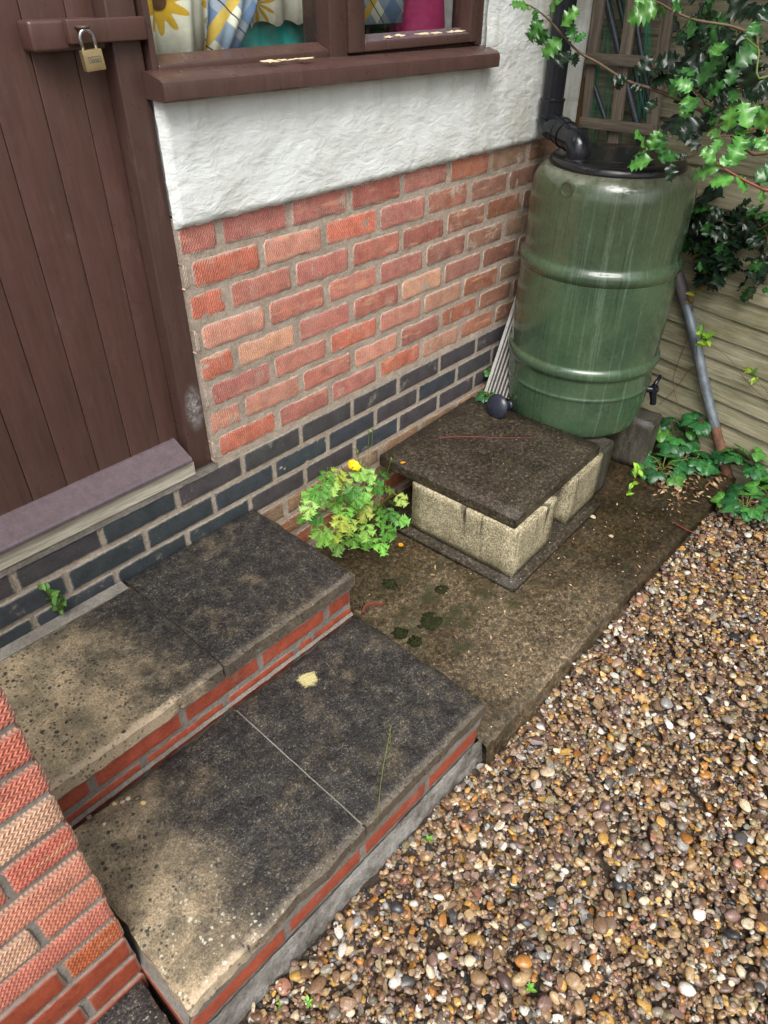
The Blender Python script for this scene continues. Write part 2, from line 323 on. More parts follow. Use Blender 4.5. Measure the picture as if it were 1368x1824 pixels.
m = M_DSLAB = Mat('dark_mossy_slab', 0.5, 0.45); p = m.pos()
nf = m.noise(p, 75, 6, 0.8)
c = m.ramp(nf, [(0.25, lin(24, 21, 18)), (0.48, lin(48, 42, 34)), (0.62, lin(84, 74, 58)), (0.8, lin(142, 126, 102))])
c = m.mul(c, m.ramp(m.noise(p, 7, 4), [(0.3, grey(0.7)), (0.7, grey(1.35))]))
c = m.mul(c, m.ramp(m.sep(m.vor(p, 260, out=1))[0], [(0.0, grey(0.45)), (0.6, grey(1.0)), (1.0, grey(1.9))])); c = m.mix(c, lin(58, 60, 34), m.step(m.noise(p, 10, 5), 0.56, 0.74, 0, 0.5))
c = m.mix(c, lin(196, 190, 172), m.math('MULTIPLY', m.step(m.vor(p, 48), 0.06, 0.1, 1, 0), m.step(m.noise(p, 16, 2), 0.5, 0.56)))
m.color(c); m.rough(m.ramp(m.noise(p, 14, 4), [(0.35, grey(0.34)), (0.65, grey(0.62))])); m.bump(nf, 0.6, 0.004)
m = M_DSIDE = Mat('wet_block', 0.5, 0.5); p = m.pos(); x, y, z = m.sep(p)
c = m.ramp(m.noise(m.comb(m.math('MULTIPLY', m.math('ADD', x, y), 14.0), 0.0, m.math('MULTIPLY', z, 3.0)), 1.0, 6, 0.75), [(0.3, lin(30, 28, 25)), (0.55, lin(72, 68, 60)), (0.8, lin(126, 118, 102))])
m.color(m.mul(c, m.ramp(m.noise(p, 110, 4), [(0.3, grey(0.6)), (0.7, grey(1.2))]))); m.bump(m.noise(p, 90, 5), 0.6, 0.004)

m = M_BARREL = Mat('wet_green_plastic', 0.28, 0.5); o = m.obj(); x, y, z = m.sep(o)
ang = m.math('ARCTAN2', y, x)
sc = m.comb(m.math('MULTIPLY', ang, 5.5), 0.0, m.math('MULTIPLY', z, 0.9)); sc2 = m.comb(m.math('MULTIPLY', ang, 17.0), 3.0, m.math('MULTIPLY', z, 1.6))
s1 = m.noise(sc, 1.6, 7, 0.68, 0.5); s2 = m.noise(sc2, 1.0, 4, 0.6, 0.2)
g1 = m.mix(lin(70, 94, 68), lin(56, 78, 58), m.step(m.noise(o, 5, 4), 0.35, 0.65))
g1 = m.mix(g1, lin(84, 106, 82), m.step(m.noise(o, 9, 6, 0.75), 0.55, 0.75, 0, 0.6))
top = m.step(m.math('ADD', z, m.math('MULTIPLY', m.noise(sc, 3.0, 4), 0.25)), 0.60, 0.98)
g1 = m.mix(g1, lin(84, 90, 66), m.math('MULTIPLY', top, 0.42))
side = m.step(m.math('ADD', m.math('MULTIPLY', m.math('COSINE', m.math('ADD', ang, 1.95)), 0.5), m.math('MULTIPLY', m.noise(o, 3.0, 3), 0.7)), 0.45, 0.85)
c = m.mix(g1, lin(104, 124, 102), m.math('MULTIPLY', m.math('MULTIPLY', m.step(s1, 0.55, 0.61), 0.45), side))
c = m.mix(c, lin(92, 116, 92), m.math('MULTIPLY', m.math('MULTIPLY', m.step(s2, 0.585, 0.63), m.step(m.noise(o, 6, 3), 0.42, 0.62)), 0.45))
c = m.mix(c, lin(40, 46, 30), m.math('MULTIPLY', m.step(m.noise(sc2, 1.7, 4), 0.58, 0.66), 0.4))
rimz = m.step(z, 0.845, 0.90); c = m.mix(c, m.ramp(m.noise(o, 26, 5, 0.75), [(0.3, lin(74, 74, 58)), (0.65, lin(138, 140, 120))]), m.math('MULTIPLY', rimz, 0.85))
c = m.mul(c, m.ramp(m.noise(o, 90, 4), [(0.3, grey(0.85)), (0.7, grey(1.1))]))
m.b.inputs['Coat Weight'].default_value = 0.6; m.b.inputs['Coat Roughness'].default_value = 0.1
m.color(c); m.rough(m.ramp(s1, [(0.4, grey(0.14)), (0.6, grey(0.26))])); m.bump(s1, 0.12, 0.006); m.bump(m.noise(o, 120, 4), 0.12, 0.0015)

def plain(name, col, rough=0.5, spec=0.5, var=0.15, bump=0.15, sc=40, metal=0.0):
    m = Mat(name, rough, spec); p = m.obj()
    m.color(m.mul(col, m.ramp(m.noise(p, sc, 5, 0.7), [(0.3, grey(1 - var)), (0.7, grey(1 + var))])))
    m.b.inputs['Metallic'].default_value = metal
    m.rough(m.ramp(m.noise(p, sc * 0.6, 4), [(0.3, grey(rough * 0.75)), (0.7, grey(min(1, rough * 1.35)))]))
    m.bump(m.noise(p, sc * 3, 4), bump, 0.0015); return m
M_BLACK = plain('black_plastic', lin(24, 26, 32), 0.2, 0.5); M_LID = plain('black_lid', lin(26, 26, 28), 0.22, 0.5, sc=25)
M_ROSE = plain('blue_black_plastic', lin(40, 44, 56), 0.25, 0.5)
M_BRASS = plain('brass', lin(176, 158, 116), 0.42, 0.5, metal=0.75, sc=60); M_STEEL = plain('shackle_steel', lin(170, 172, 174), 0.25, 0.5, metal=0.9)
M_INK = Mat('dark_print', 0.5).color(lin(58, 62, 76))
M_GALV = plain('galvanised_pole', lin(118, 128, 136), 0.45, 0.5, 0.35, 0.25, 22, 0.35); M_RUST = plain('rust', lin(112, 80, 62), 0.8, 0.3, 0.4, 0.6, 30)
M_SLEEVE = plain('grey_plastic_sleeve', lin(112, 106, 110), 0.5); M_ALU = plain('ribbed_aluminium', lin(148, 148, 142), 0.45, 0.5, 0.3, 0.3, 30, 0.35)
M_TUBE = plain('grey_plastic_tube', lin(66, 74, 80), 0.25, 0.5, 0.2); M_NET = Mat('green_netting', 0.4).color(lin(16, 150, 116))
M_TERRA = plain('terracotta', lin(112, 66, 48), 0.7)
def wood_mat(name, c1, c2, c3, ax=(2.2, 40, 40), algae=0.35, rough=0.75):
    m = Mat(name, rough, 0.35); o = m.obj(); rnd = m.n('ObjectInfo', out=5)
    off = m.n('VectorMath', {0: m.scale(o, ax), 1: m.comb(m.math('MULTIPLY', rnd, 40.0), m.math('MULTIPLY', rnd, 17.0), 0.0)}, operation='ADD')
    gr = m.noise(off, 1.6, 7, 0.7, 0.4); g2 = m.noise(off, 6.0, 4, 0.7)
    c = m.ramp(gr, [(0.25, c1), (0.5, c2), (0.75, c3)])
    c = m.mul(c, m.ramp(g2, [(0.3, grey(0.72)), (0.7, grey(1.12))]))
    c = m.mul(c, m.mix(grey(0.82), grey(1.12), rnd))
    c = m.mix(c, lin(92, 98, 48), m.math('MULTIPLY', m.step(m.noise(m.pos(), 4.5, 5, 0.7), 0.48, 0.7), algae))
    m.color(c); m.bump(g2, 0.5, 0.002); m.bump(gr, 0.5, 0.004); return m
M_FENCE = wood_mat('weathered_fence', lin(104, 100, 76), lin(160, 154, 126), lin(204, 197, 170))
M_TRELLIS = wood_mat('weathered_trellis', lin(84, 76, 66), lin(130, 118, 104), lin(170, 158, 140), algae=0.08)
M_OFFCUT = wood_mat('brown_offcut', lin(66, 46, 26), lin(102, 76, 46), lin(130, 102, 66), algae=0.05)

def leaf_mat(name, rough=0.3, vein=0.0, back=True, transl=0.25):
    m = Mat(name, rough, 0.5); base = m.n('ObjectInfo', out=1); p = m.obj(); rnd = m.n('ObjectInfo', out=5)
    c = m.mul(base, m.ramp(m.noise(m.pos(), 45, 4), [(0.3, grey(0.72)), (0.7, grey(1.25))]))
    e = m.n('Attribute', attribute_name='rib', out=2)
    c = m.mix(c, m.mul(base, (2.3, 1.7, 1.6, 1)), m.math('MULTIPLY', m.math('POWER', e, 3.0), 0.45 + vein))
    m.color(c); m.b.inputs['Subsurface Weight'].default_value = 0.0
    if transl:
        tl = m.n('BsdfTranslucent', {'Color': m.mul(c, (1.25, 1.35, 0.6, 1))})
        mx = m.n('MixShader', {0: transl, 1: m.b.outputs[0], 2: tl}); m.t.links.new(mx, m.out.inputs[0])
    m.bump(m.noise(m.pos(), 160, 3), 0.15, 0.001); return m
M_HOLLY = leaf_mat('holly_leaf', 0.24, 0.1, transl=0.12); M_SOFT = leaf_mat('soft_leaf', 0.5, 0.1, transl=0.2); M_STRAW = leaf_mat('glossy_pleated_leaf', 0.34, 0.12, transl=0.15)
M_STEM = plain('stem_bark', lin(92, 72, 52), 0.6); M_GSTEM = Mat('green_stem', 0.5).color(lin(104, 118, 52)); M_RSTEM = Mat('red_stem', 0.5).color(lin(126, 62, 48))
M_PETAL = Mat('yellow_petal', 0.6).color(lin(238, 196, 10)); M_OPETAL = Mat('orange_petal', 0.6).color(lin(222, 158, 30))
M_DEAD = leaf_mat('dead_leaf', 0.6, 0.1, transl=0.2); M_TWIG = plain('twig', lin(110, 84, 66), 0.7)
M_MOSS = Mat('moss', 0.9, 0.2); m = M_MOSS; m.color(m.ramp(m.noise(m.pos(), 150, 4), [(0.3, lin(22, 26, 12)), (0.7, lin(54, 60, 28))])); m.bump(m.noise(m.pos(), 220, 4), 0.9, 0.006)

# ------------------------------------------------------------------ ground, path
def gz(x): t = min(1, max(0, (x - 0.0) / 1.1)); return 0.055 * t * t * (3 - 2 * t)      # gravel level, rising towards the fence
PATH_Z, PATH_Y = 0.085, -0.902
bm_ = MB(); nx, ny = 70, 50
gv = []; gxs = np.concatenate([[-400, -60, -8], np.linspace(-2.2, 2.6, nx), [8, 60, 400]]); gys = np.concatenate([[-400, -60, -8], np.linspace(-3.0, 0.5, ny), [8, 60, 400]])
for y in gys:
    for x in gxs: gv.append((x, y, gz(x) - 0.022 + (0.012 * nz(x * 5, y * 5, 0) if abs(x) < 3 and abs(y) < 3.2 else 0)))
W_ = len(gxs); bm_.add(gv, [(j * W_ + i, j * W_ + i + 1, (j + 1) * W_ + i + 1, (j + 1) * W_ + i) for j in range(len(gys) - 1) for i in range(W_ - 1)])
ground = tag(link('ground', bm_.mesh('ground', M_SOIL, True)), 'dark soil under the gravel', None, None, 'structure')

mb = MB(); nx, ny = 90, 44                              # concrete path beside the wall, wavy front edge
x0, x1, y0, y1 = 0.012, 1.86, PATH_Y, 0.01
def path_pt(i, j):
    x = x0 + (x1 - x0) * i / nx; ye = y0 + 0.008 * nz(x * 6, 3, 0) + 0.004 * nz(x * 30, 1, 0)
    y = ye + (y1 - ye) * j / ny
    edge = 0.008 if j == 0 else 0.0
    return (x, y, PATH_Z + 0.004 * nz(x * 7, y * 7, 5) + 0.0015 * nz(x * 40, y * 40, 2) - edge)
v = [path_pt(i, j) for j in range(ny + 1) for i in range(nx + 1)]; W_ = nx + 1
f = [(j * W_ + i, j * W_ + i + 1, (j + 1) * W_ + i + 1, (j + 1) * W_ + i) for j in range(ny) for i in range(nx)]
base = len(v)
for k in range(1, 4):
    for i in range(nx + 1):
        p = v[i]; v.append((p[0], p[1] - 0.003 * k + 0.006 * nz(p[0] * 25, k, 9), p[2] - 0.04 * k))
for k in range(3):
    up = 0 if k == 0 else base + (k - 1) * W_; lo = base + k * W_
    f += [(up + i, lo + i, lo + i + 1, up + i + 1) for i in range(nx)]
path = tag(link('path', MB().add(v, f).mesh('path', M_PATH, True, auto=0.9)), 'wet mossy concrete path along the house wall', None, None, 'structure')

# ------------------------------------------------------------------ bricks
def brick_mesh(name, L, H, D, mat, seed, rough=1.0, bev=0.003):
    rs = random.Random(seed)
    def ax(T, n): ins = 0.012; return [-T / 2, -T / 2 + 0.004, -T / 2 + ins] + [(-T / 2 + ins) + (T - 2 * ins) * k / n for k in range(1, n)] + [T / 2 - ins, T / 2 - 0.004, T / 2]
    worn = rough > 2; xs = ax(L, max(1, int(L / (0.022 if worn else 0.05)))); zs = ax(H, 1); nx, nz_ = len(xs), len(zs); v = []; ed = []
    for j, z in enumerate(zs):
        for i, x in enumerate(xs):
            ring = min(i, j, nx - 1 - i, nz_ - 1 - j)
            d = [bev, 0.0006, 0.0][min(ring, 2)]
            jx = rs.uniform(-1, 1) * 0.0016 * rough if ring == 0 and 0 < j < nz_ - 1 else 0
            jz = rs.uniform(-1, 1) * 0.0018 * rough if ring == 0 and 0 < i < nx - 1 else 0
            if ring == 0 and (i in (0, nx - 1)) and (j in (0, nz_ - 1)): jx, jz = -math.copysign(0.002, x) * rough, -math.copysign(0.002, z) * rough
            if worn:
                er = 0.5 + 0.5 * (ring == 0) if ring < 2 else 0
                jx = math.copysign(1, -x) * er * (0.001 + 0.005 * max(0, nz(z * 40, seed, 1)) + 0.002 * rs.random()) if min(i, nx - 1 - i) < 2 else 0
                jz = math.copysign(1, -z) * er * (0.009 * max(0, nz(x * 22, seed, 2 if z > 0 else 9)) + 0.0016 * rs.random()) if min(j, nz_ - 1 - j) < 2 else 0
                cd = max(0, 1 - (min(L / 2 - abs(x), 0.014) + min(H / 2 - abs(z), 0.014)) / 0.014); jx -= math.copysign(0.005 * cd, x); jz -= math.copysign(0.004 * cd, z)
            v.append((x + jx, d + rs.uniform(-1, 1) * 0.0008 * min(rough, 1.2), z + jz)); ed.append(min(1.0, min(L / 2 - abs(x), H / 2 - abs(z)) / 0.012))
    f = [(j * nx + i, j * nx + i + 1, (j + 1) * nx + i + 1, (j + 1) * nx + i) for j in range(nz_ - 1) for i in range(nx - 1)]
    loop = [i for i in range(nx)] + [j * nx + nx - 1 for j in range(1, nz_)] + [(nz_ - 1) * nx + i for i in range(nx - 2, -1, -1)] + [j * nx for j in range(nz_ - 2, 0, -1)]
    b = len(v)
    for q in loop: v.append((v[q][0], D, v[q][2])); ed.append(0.4)
    n = len(loop); f += [(loop[k], b + k, b + (k + 1) % n, loop[(k + 1) % n]) for k in range(n)]
    me = MB().add(v, f).mesh(name, mat, True, auto=0.7)
    at = me.attributes.new('edge', 'FLOAT', 'POINT'); at.data.foreach_set('value', np.array(ed, dtype=np.float32)); return me
_bc = {}
def brick(parent, x0, x1, z, H, mat, col, y=0.0, axis='y', D=0.05, rough=1.0, bev=0.003, name='brick', jz=0.0012):
    """a brick whose face spans x0..x1 in a wall facing -y (axis y) or facing -x (axis x, x0..x1 along y)"""
    L = round((x1 - x0) / 0.004) * 0.004; key = (mat.m.name, L, round(H, 3), random.randrange(10) if rough > 2 else random.randrange(5) if L > 0.18 else 0, axis)
    if key not in _bc: _bc[key] = brick_mesh('brick', L, H, D, mat, len(_bc) + 11, rough, bev)
    c = (x0 + x1) / 2
    loc = (c + jit(0.001), y + jit(jz), z + jit(0.0012)) if axis == 'y' else (y + jit(jz), c, z)
    return link(name, _bc[key], parent, loc, (0, jit(0.006), jit(0.004)) if axis == 'y' else (0, 0, -pi / 2), None, col)
REDS = [(188, 118, 102), (196, 126, 110), (178, 108, 96), (194, 128, 112), (198, 116, 94), (182, 118, 106), (190, 122, 112), (204, 144, 124), (202, 120, 98), (196, 132, 116)]
def red(dark=1.0):
    c = lin(*random.choice(REDS)); k = dark * random.uniform(0.88, 1.12); return (c[0] * k, c[1] * k, c[2] * k, 1)
BLUES = [(66, 70, 76), (74, 72, 75), (62, 68, 71), (78, 73, 76), (68, 74, 80)]

house = thing('house', 'house wall with brown door and window, white render over red brick and blue plinth', 'house')
WE = 1.578                                              # the house corner
def core(name, lo, hi, mat=M_MORTAR):
    return link(name, MB().box(lo, hi).mesh(name, mat), house)
mb = MB()                                               # mortar backing with a rough front
def rough_panel(mb, xa, xb, za, zb, y, amp, sx, sz, thick):
    v = []; 
    for j in range(sz + 1):
        for i in range(sx + 1):
            x = xa + (xb - xa) * i / sx; z = za + (zb - za) * j / sz
            v.append((x, y + amp * nz(x * 40, z * 40, 1) + amp * 0.7 * nz(x * 110, z * 110, 7), z))
    W = sx + 1; f = [(j * W + i, j * W + i + 1, (j + 1) * W + i + 1, (j + 1) * W + i) for j in range(sz) for i in range(sx)]
    mb.add(v, f); mb.box((xa, y + thick * 0.2, za), (xb, y + thick, zb))
rough_panel(mb, -0.0895, WE, -0.1, 1.24, 0.0022, 0.0016, 190, 150, 0.22)
rough_panel(mb, -1.6, -0.083, -0.1, 0.588, 0.0035, 0.0016, 170, 70, 0.22)
link('mortar', mb.mesh('mortar', M_MORTAR, True, auto=0.8), house)
CH = 0.0786
def wallred(k, x):
    t = min(1, max(0, (x - 0.55) / 0.75)); dk = 1 - 0.38 * t            # bricks get darker and browner towards the corner
    c = red(dk); return (c[0] * (1 - 0.16 * t), c[1] * (1 + 0.18 * t), c[2] * (1 + 0.02 * t), 1)
for k in range(8):
    z = 0.637 + CH * (7 - k); odd = k % 2
    js = [(-0.0755 if odd else 0.0235) + 0.2137 * i + 0.003 * (7 - k) * 0.0 for i in range(0, 9)]
    ed = [-0.089] + js
    for a, b in zip(ed[:-1], ed[1:]):
        a2 = a + (0.007 if a != -0.089 else 0); b2 = min(b - 0.007, WE)
        if b2 - a2 < 0.006: continue
        col = wallred(k, (a + b) / 2)
        if (k, odd) and random.random() < 0.06 and a < 0.7: q = lin(212, 160, 132); col = q
        brick(house, a2, b2, z + jit(0.0015), 0.066, M_BRICK, col, rough=2.6, bev=0.0022)
for r, (z, off) in enumerate([(0.5495, 0.0), (0.471, -0.113), (0.396, 0.005), ]):
    for i in range(-6, 8):
        a, b = off + 0.2215 * (i - 1) + 0.005, off + 0.2215 * i - 0.005
        b = min(b, WE)
        if b - a < 0.02 or b < -1.3: continue
        brick(house, a, b, z, 0.066, M_BLUE, lin(*random.choice(BLUES)), bev=0.0022, rough=0.5)
for r, (z, off) in enumerate([(0.318, 0.136), (0.2405, 0.03), (0.163, 0.136), (0.085, 0.03)]):
    for i in range(-1, 8):
        a, b = off + 0.218 * (i - 1) + 0.006, min(off + 0.218 * i - 0.006, WE)
        if b - a < 0.02 or a < -0.3: continue
        brick(house, a, b, z, 0.064, M_BRICK, random.choice([lin(158, 112, 82), lin(150, 120, 92), lin(166, 98, 68), lin(140, 116, 92)]))

# render: trowelled sheet with the window opening cut out, a ragged lower edge
WX0, WX1, WZ0, WZ1 = -0.083, 0.992, 1.512, 2.30
dx = 0.0095; nxr = int((WE + 0.0 - (-0.093)) / dx); zs = [1.216 + 0.0095 * k for k in range(0, 46)] + [1.7, 1.9, 2.1, 2.31, 2.62]
v = []; idx = {}
for j, z in enumerate(zs):
    for i in range(nxr + 1):
        x = -0.093 + (WE + 0.093) * i / nxr
        y = -0.013 + 0.003 * nz(x * 9, z * 13, 0) + 0.0011 * nz(x * 30, z * 42, 4) - 0.001 * abs(nz(x * 24, z * 60, 2))
        zz = z
        if j == 0: zz += 0.004 * nz(x * 22, 0, 0) + 0.003 * nz(x * 75, 3, 0); y = -0.001
        if j == 1: y = min(y, -0.008)
        if i == 0: y = 0.004; 
        if i == nxr: y = -0.004
        v.append((x + (0.003 * nz(z * 40, 1, 1) if i == 0 else 0), y, zz))
W_ = nxr + 1; f = []
for j in range(len(zs) - 1):
    for i in range(nxr):
        xc = -0.093 + (WE + 0.093) * (i + 0.5) / nxr; zc = (zs[j] + zs[j + 1]) / 2
        if xc < WX1 and WZ0 - 0.02 < zc < WZ1: continue
        f.append((j * W_ + i, j * W_ + i + 1, (j + 1) * W_ + i + 1, (j + 1) * W_ + i))
mb = MB().add(v, f)
link('render', mb.mesh('render', M_RENDER, True), house, (0, -0.0015, 0))
mb = MB()                                               # wall behind the render, beyond the door and the return at the corner
mb.box((-0.083, 0.006, 1.24), (WE - 0.004, 0.22, WZ0 - 0.03)); mb.box((WX1 + 0.004, 0.006, WZ0 - 0.03), (WE - 0.004, 0.22, 2.6)); mb.box((-0.083, 0.006, WZ1), (WX1 + 0.004, 0.22, 2.6))
mb.box((-3.2, -0.012, 0.59), (-1.02, 0.22, 2.6)); mb.box((-1.02, 0.004, 2.25), (-0.083, 0.22, 2.6))
mb.box((WE - 0.24, 0.22, -0.1), (WE - 0.004, 3.0, 2.6)); mb.box((-3.2, 2.9, -0.1), (WE - 0.24, 3.0, 2.6)); mb.box((-3.2, 0.22, -0.1), (-3.0, 2.9, 2.6))
mb.box((-3.2, -0.1, 2.602), (WE, 3.0, 2.7))
link('wall_body', mb.mesh('wall_body', M_RENDER), house)
tag(link('roof_edge', MB().box((-3.3, -0.16, 2.702), (WE + 0.1, 3.1, 2.76)).mesh('roof_edge', M_PAINT), house))

# door: vertical boards with joints between, drip board, frame, threshold
door = link('door', MB().box((-0.985, 0.066, 0.655), (-0.152, 0.085, 2.22)).mesh('door_backing', M_GROOVE), house)
gx = [-0.985, -0.897, -0.812, -0.717, -0.632, -0.549, -0.465, -0.380, -0.2925, -0.2085, -0.152]
for a, b in zip(gx[:-1], gx[1:]):
    me = MB().box((-(b - a) / 2 + 0.0006, 0, 0), ((b - a) / 2 - 0.0006, 0.012, 1.56)).mesh('board', M_PAINT, bevel=0.0021, seg=2, smooth=True, auto=1.2)
    link('board', me, door, ((a + b) / 2, 0.056 + jit(0.0006), 0.657), (jit(0.0006), 0, 0))
mb = MB()
prof = [(0.058, 0.690), (0.05, 0.690), (-0.016, 0.661), (-0.020, 0.656), (-0.020, 0.648), (-0.014, 0.646), (0.058, 0.650)]
xa, xb = -0.99, -0.168; n = len(prof)
mb.add([(xa, y, z) for y, z in prof] + [(xb, y, z) for y, z in prof], [(i, (i + 1) % n, n + (i + 1) % n, n + i) for i in range(n)] + [tuple(range(n)), tuple(range(2 * n - 1, n - 1, -1))])
link('drip_board', mb.mesh('drip_board', M_DRIP, bevel=0.0012), door)
core('corner_joint', (-0.0902, 0.0025, 0.60), (-0.0840, 0.1, 1.235))
fr = link('door_frame', MB().box((-0.1525, 0.013, 0.596), (-0.0905, 0.11, 2.26)).mesh('door_frame', M_FRAMEP, bevel=0.004, smooth=True, auto=1.2), house)
link('frame_head', MB().box((-1.02, 0.014, 2.222), (-0.153, 0.11, 2.26)).mesh('frame_head', M_FRAMEP, bevel=0.003), fr)
link('frame_post', MB().box((-1.045, 0.013, 0.596), (-0.986, 0.11, 2.22)).mesh('frame_post', M_FRAMEP, bevel=0.003), fr)
link('threshold', MB().box((-1.02, -0.006, 0.597), (-0.156, 0.10, 0.638)).mesh('threshold', M_GREYWOOD, bevel=0.003), house)
mb = MB(); rough_panel(mb, -1.4, -0.083, 0.578, 0.600, -0.003, 0.002, 160, 4, 0.1)
link('mortar_fillet', mb.mesh('mortar_fillet', M_MORTAR2, True, auto=0.8), house)
# latch: timber block on the door, bar across to the frame
lt = link('latch_block', MB().box((-0.305, 0.012, 1.556), (-0.165, 0.056, 1.603), Matrix.Translation((0, 0, 0))).mesh('latch_block', M_PAINT, bevel=0.006, smooth=True, auto=1.2), door)
link('latch_bar', MB().box((-0.243, -0.006, 1.5665), (-0.086, 0.0115, 1.6035)).mesh('latch_bar', M_PAINT, bevel=0.0025, smooth=True, auto=1.2), door)
st = [Vector((-0.2185 + 0.010 * cos(t), -0.006 - 0.017 * sin(t), 1.592)) for t in np.linspace(0, pi, 9)]
link('staple', MB().tube(st, 0.003, 8).mesh('staple', M_PAINT, True), door)

# window: frame, mullion, opening casement, panes, sill
win = link('window', MB().box((-0.083, 0.0, 1.513), (-0.070, 0.09, WZ1)).mesh('window', M_FRAMEP, bevel=0.002), house)
def wpart(name, lo, hi, mat=M_FRAMEP, bev=0.003): return link(name, MB().box(lo, hi).mesh(name, mat, bevel=bev, smooth=True, auto=1.2), win)
wpart('frame_rail', (-0.069, 0.0, 1.505), (0.395, 0.085, 1.524)); wpart('mullion', (0.395, -0.004, 1.5055), (0.452, 0.088, WZ1)); wpart('frame_rail', (-0.0688, 0.001, 2.26), (0.3945, 0.085, WZ1))
wpart('frame_stile', (0.962, -0.002, 1.5055), (0.9925, 0.087, WZ1)); wpart('frame_rail', (0.4525, 0.012, 1.4995), (0.9615, 0.087, 1.512))
wpart('sash_stile', (0.4535, -0.010, 1.514), (0.506, 0.05, 2.25)); wpart('sash_rail', (0.5065, -0.0095, 1.514), (0.925, 0.05, 1.5345)); wpart('sash_stile', (0.9255, -0.010, 1.514), (0.9608, 0.05, 2.25)); wpart('sash_rail', (0.5065, -0.0095, 2.21), (0.925, 0.05, 2.25))
me = MB().box((-0.0685, 0.040, 1.5245), (0.394, 0.044, 2.259)).mesh('pane', M_GLASS); link('pane', me, win)
link('pane', MB().box((0.507, 0.030, 1.535), (0.9245, 0.034, 2.209)).mesh('pane', M_GLASS), win)
# putty fillets
mb = MB()
for a, b, yz in ((-0.068, 0.394, (0.0, 0.040, 1.524)), ):
    mb.add([(a, yz[0] + 0.002, yz[2]), (a, yz[1], yz[2]), (a, yz[1], yz[2] + 0.014), (b, yz[0] + 0.002, yz[2]), (b, yz[1], yz[2]), (b, yz[1], yz[2] + 0.014)], [(0, 3, 5, 2), (0, 2, 1), (3, 4, 5), (1, 2, 5, 4), (0, 1, 4, 3)])
link('putty', mb.mesh('putty', M_FRAMEP), win)
mb = MB(); mb.add([(0.507, -0.008, 1.5347), (0.507, 0.03, 1.5347), (0.507, 0.03, 1.547), (0.924, -0.008, 1.5347), (0.924, 0.03, 1.5347), (0.924, 0.03, 1.547)], [(0, 3, 5, 2), (0, 2, 1), (3, 4, 5), (1, 2, 5, 4), (0, 1, 4, 3)])
link('putty', mb.mesh('putty', M_DRIP), win)
mb = MB()                                               # flaked paint scabs
def scab(mb, c, rx, ry, nrm, n=17):
    c = Vector(c); t = Vector((1, 0, 0)); b = Vector(nrm).cross(t).normalized(); pts = [c + (t * cos(2 * pi * k / n) * rx + b * sin(2 * pi * k / n) * ry) * random.uniform(0.3, 1.2) for k in range(n)]
    mb.add(pts + [p - Vector(nrm) * 0.001 for p in pts], [tuple(range(n))] + [(k, (k + 1) % n, n + (k + 1) % n, n + k) for k in range(n)])
sl = Vector((0, -0.31, 0.95)).normalized()
for xx in (0.60, 0.66, 0.74, 0.80, 0.86, 0.89):
    mb = MB(); scab(mb, (xx, 0.008 + jit(0.006), 1.5412), random.uniform(0.016, 0.034), 0.007, (0, -0.31, 0.95)); link('paint_flake', mb.mesh('paint_flake', M_FLAKE), win)
pass
mb = MB(); prof = [(0.012, 1.504), (-0.004, 1.504), (-0.046, 1.493), (-0.054, 1.488), (-0.056, 1.480), (-0.056, 1.4585), (-0.052, 1.4545), (0.012, 1.457)]
xa, xb = -0.102, 1.012; n = len(prof); sg = 40; vs = []
for i in range(sg + 1):
    x = xa + (xb - xa) * i / sg; vs += [(x, y + (0.0012 * nz(x * 20, k, 0) if y < 0 else 0), z + 0.0012 * nz(x * 14, k * 3, 5) - 0.012 * (x - xa)) for k, (y, z) in enumerate(prof)]
mb.add(vs, [(i * n + k, (i + 1) * n + k, (i + 1) * n + (k + 1) % n, i * n + (k + 1) % n) for i in range(sg) for k in range(n)] + [tuple(range(n)), tuple(range(sg * n + n - 1, sg * n - 1, -1))])
sill = link('window_sill', mb.mesh('window_sill', M_FRAMEP, True, auto=0.6), house, (0, 0, 0.012))
mb = MB()
for xx, ry in ((0.19, 0.008), (0.23, 0.006), (0.30, 0.005), (0.27, 0.004)):
    mb = MB(); scab(mb, (xx, -0.028 + jit(0.006), 1.5087 - 0.012 * (xx + 0.1)), random.uniform(0.018, 0.03), ry, (0, -0.25, 0.97)); link('paint_flake', mb.mesh('paint_flake', M_FLAKE), sill)
pass
M_BLK = Mat('black_sealant', 0.6).color(lin(20, 22, 24))
mb = MB(); vs = []
for i in range(81): x = -0.098 + 1.105 * i / 80; vs += [(x, -0.049, 1.4665 - 0.012 * (x + 0.1)), (x, -0.051, 1.4655 - 0.012 * (x + 0.1) - 0.004 - 0.005 * max(0, nz(x * 20, 2, 8)) - 0.003 * nz(x * 60, 0, 1))]
mb.add(vs, [(2 * i, 2 * i + 1, 2 * i + 3, 2 * i + 2) for i in range(80)]); link('sealant', mb.mesh('sealant', M_BLK), sill)

